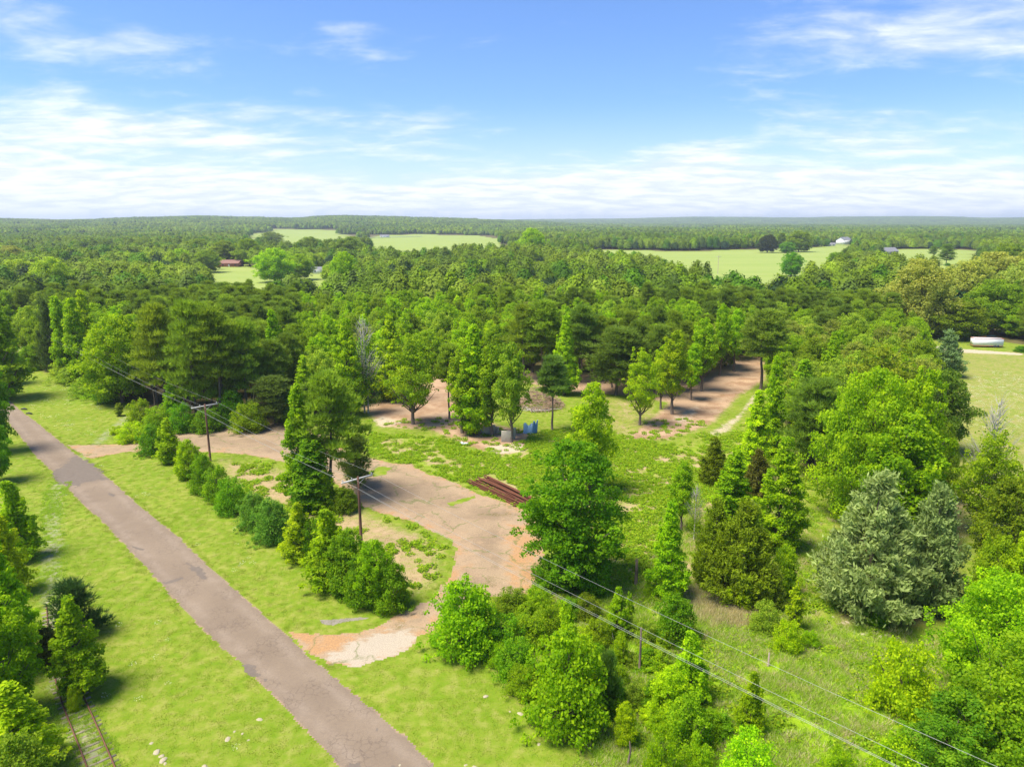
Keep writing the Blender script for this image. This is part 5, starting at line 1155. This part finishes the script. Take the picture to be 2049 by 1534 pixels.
x, y = G(624, 545); m = MB(); m.box((0, 0, 1.3), (4, 3.4, 2.6)); tag(m.build('garden_hut', TAN, None, False, (x, y, 0)), 'tan wooden hut left of the white shed', 'hut')
x, y = G(1688, 489); house(x, y, 26, 14, 7, 5, R(40), WHITEP, ROOFG, 'tall white gabled farmhouse behind the field trees', nwin=3)
x, y = G(1659, 492); house(x, y, 16, 9, 3, 2, R(-10), WHITEP, ROOFG, 'low white barn left of the gabled farmhouse', 'barn', 3, 'barn')
x, y = G(1775, 510); house(x, y, 20, 12, 3.5, 4, R(20), plain('grey_wall', (.25, .25, .26)), ROOFG, 'grey roofed house right of the farmhouse', nwin=3)
x, y = G(1905, 580); house(x, y, 14, 8, 2.8, 1.4, R(10), WHITEP, plain('white_roof', (.7, .7, .68)), 'white roofed mobile home among the tan oaks', 'mobile_home', 4, 'mobile home')
x, y = G(770, 476); house(x, y, 20, 10, 4, 2.5, R(0), WHITEP, ROOFG, 'white barn behind the pale field', 'barn', 3, 'barn')
x, y = G(1868, 662); house(x, y, 9, 6, 2.6, 1.1, R(25), plain('redbrown_boards', (.16, .07, .05), .85, .3, 4), plain('tin_roof', (.36, .36, .35), .5, .2), 'red brown shed in the shade of the big oak', 'shed', 2, 'shed')
x, y = G(1150, 470)
# white fence by the pale field
A_, B_ = G(735, 477), G(845, 474); fo = thing('white_fence', (A_[0], A_[1], float(terrain(*A_))), 'long white rail fence at the back of the pale field', 'fence')
fd = Vector((B_[0] - A_[0], B_[1] - A_[1], 0)); nfp = 28; pm_ = MB(); pm_.box((0, 0, .8), (.35, .35, 1.9)); pme = pm_.mesh('fence_post', WHITEP)
for i in range(nfp + 1): link('post', pme, fo, loc=(fd.x * i / nfp, fd.y * i / nfp, 0))
for z in (.5, 1.1, 1.6): m = MB(); m.tube([(0, 0, z), (fd.x, fd.y, z)], .18, 4); m.build('rail', WHITEP, fo)
# trailer
x, y = G(1973, 694); L = 54 * pxm(y); tr_ = thing('cargo_trailer', (x, y, 0), 'long white box trailer with red trim parked at the meadow edge', 'trailer', None, R(-9))
zt = top_z(y, 676); m = MB(); m.box((0, 0, .55 + (zt - .6) / 2), (L, 2.5, zt - .6)); m.build('body', WHITEP, tr_)
m = MB(); [m.box((0, q_ * 1.27, zt - .06), (L + .06, .05, .14)) for q_ in (-1, 1)]; [m.box((q_ * (L / 2 + .01), 0, zt - .06), (.05, 2.5, .14)) for q_ in (-1, 1)]; m.build('top_trim', REDP, tr_); m = MB(); m.box((0, 0, .54), (L + .06, 2.56, .12)); m.build('bottom_trim', REDP, tr_)
for wx in (L * .22, L * .32):
    for s in (-1, 1): m = MB(); m.tube([(wx, s * 1.05, .42), (wx, s * 1.3, .42)], .42, 14); m.build('wheel', DARKM, tr_)
m = MB(); m.tube([(-L / 2, 0, .5), (-L / 2 - 1.4, 0, .45)], .06, 6); m.build('hitch', DARKM, tr_)
def car(x, y, rz, paint, label):
    o = thing('parked_car', (x, y, float(terrain(x, y))), label, 'car', None, rz); m = MB(); pr = [(-2.2, .35), (-2.2, .85), (-1.5, .98), (-.9, 1.45), (.7, 1.45), (1.4, .98), (2.2, .82), (2.2, .35)]
    n = len(pr); V = [(a, s * .85, b) for s in (-1, 1) for a, b in pr]; q = [(i, (i + 1) % n, n + (i + 1) % n, n + i) for i in range(n)]; b0 = len(m.v); m.v += V; m.q += q
    for s in (0, n):
        for f in ((0, 1, 2, 5), (0, 5, 6, 7), (2, 3, 4, 5)): m.q.append(tuple(s + i for i in f))
    m.build('body', paint, o)
    for s in (-1, 1): g_ = MB(); g_.quad((-1.2, s * .87, 1.0), (1.1, s * .87, 1.0), (.6, s * .87, 1.36), (-.8, s * .87, 1.36)); g_.build('side_window', GLASS, o)
    for wx in (-1.35, 1.35):
        for s in (-1, 1): g_ = MB(); g_.tube([(wx, s * .7, .33), (wx, s * .9, .33)], .33, 12); g_.build('wheel', DARKM, o)
x, y = G(1983, 680); car(x, y, R(15), BLUECAR, 'dark blue car parked behind the white trailer')
x, y = G(1840, 668); m = MB(); m.box((0, 0, .75), (.9, .7, 1.5)); m.box((0, 0, 1.55), (1., .8, .08)); tag(m.build('white_appliance', WHITEP, None, False, (x, y, 0)), 'white box standing in the yard before the red brown shed', 'box')
# road signs' dark objects by the far road end
for k, (bx, by) in enumerate([(48, 820), (58, 829)]):
    x, y = G(bx, by); m = MB(); m.tube([(-.6, 0, .2), (.0, .1, .3), (.7, .0, .15)], [.12, .2, .1], 6); tag(m.build('log', DARKM, None, True, (x, y, 0)), ['black scrap by the far road end, farther one', 'black scrap by the far road end, nearer one'][k], 'scrap')
# ------------------------------------------------------------------ air
haze = bpy.data.materials.new('haze_air'); haze.use_nodes = True; HT = NT(haze.node_tree); HT.n.clear()
pvn = HT.node('ShaderNodeVolumePrincipled'); pvn.inputs['Color'].default_value = (.80, .90, 1, 1); pvn.inputs['Density'].default_value = .00011; pvn.inputs['Anisotropy'].default_value = .2
ho = HT.node('ShaderNodeOutputMaterial'); HT.l.new(pvn.outputs[0], ho.inputs['Volume'])
m = MB(); m.box((0, 7000, 62), (30000, 17000, 140)); hz_o = m.build('haze', haze); hz_o['kind'] = 'stuff'
SC.cycles.volume_max_steps = 64; SC.cycles.max_bounces = 6; SC.cycles.diffuse_bounces = 4; SC.cycles.transmission_bounces = 4; SC.cycles.volume_bounces = 0; SC.cycles.transparent_max_bounces = 4
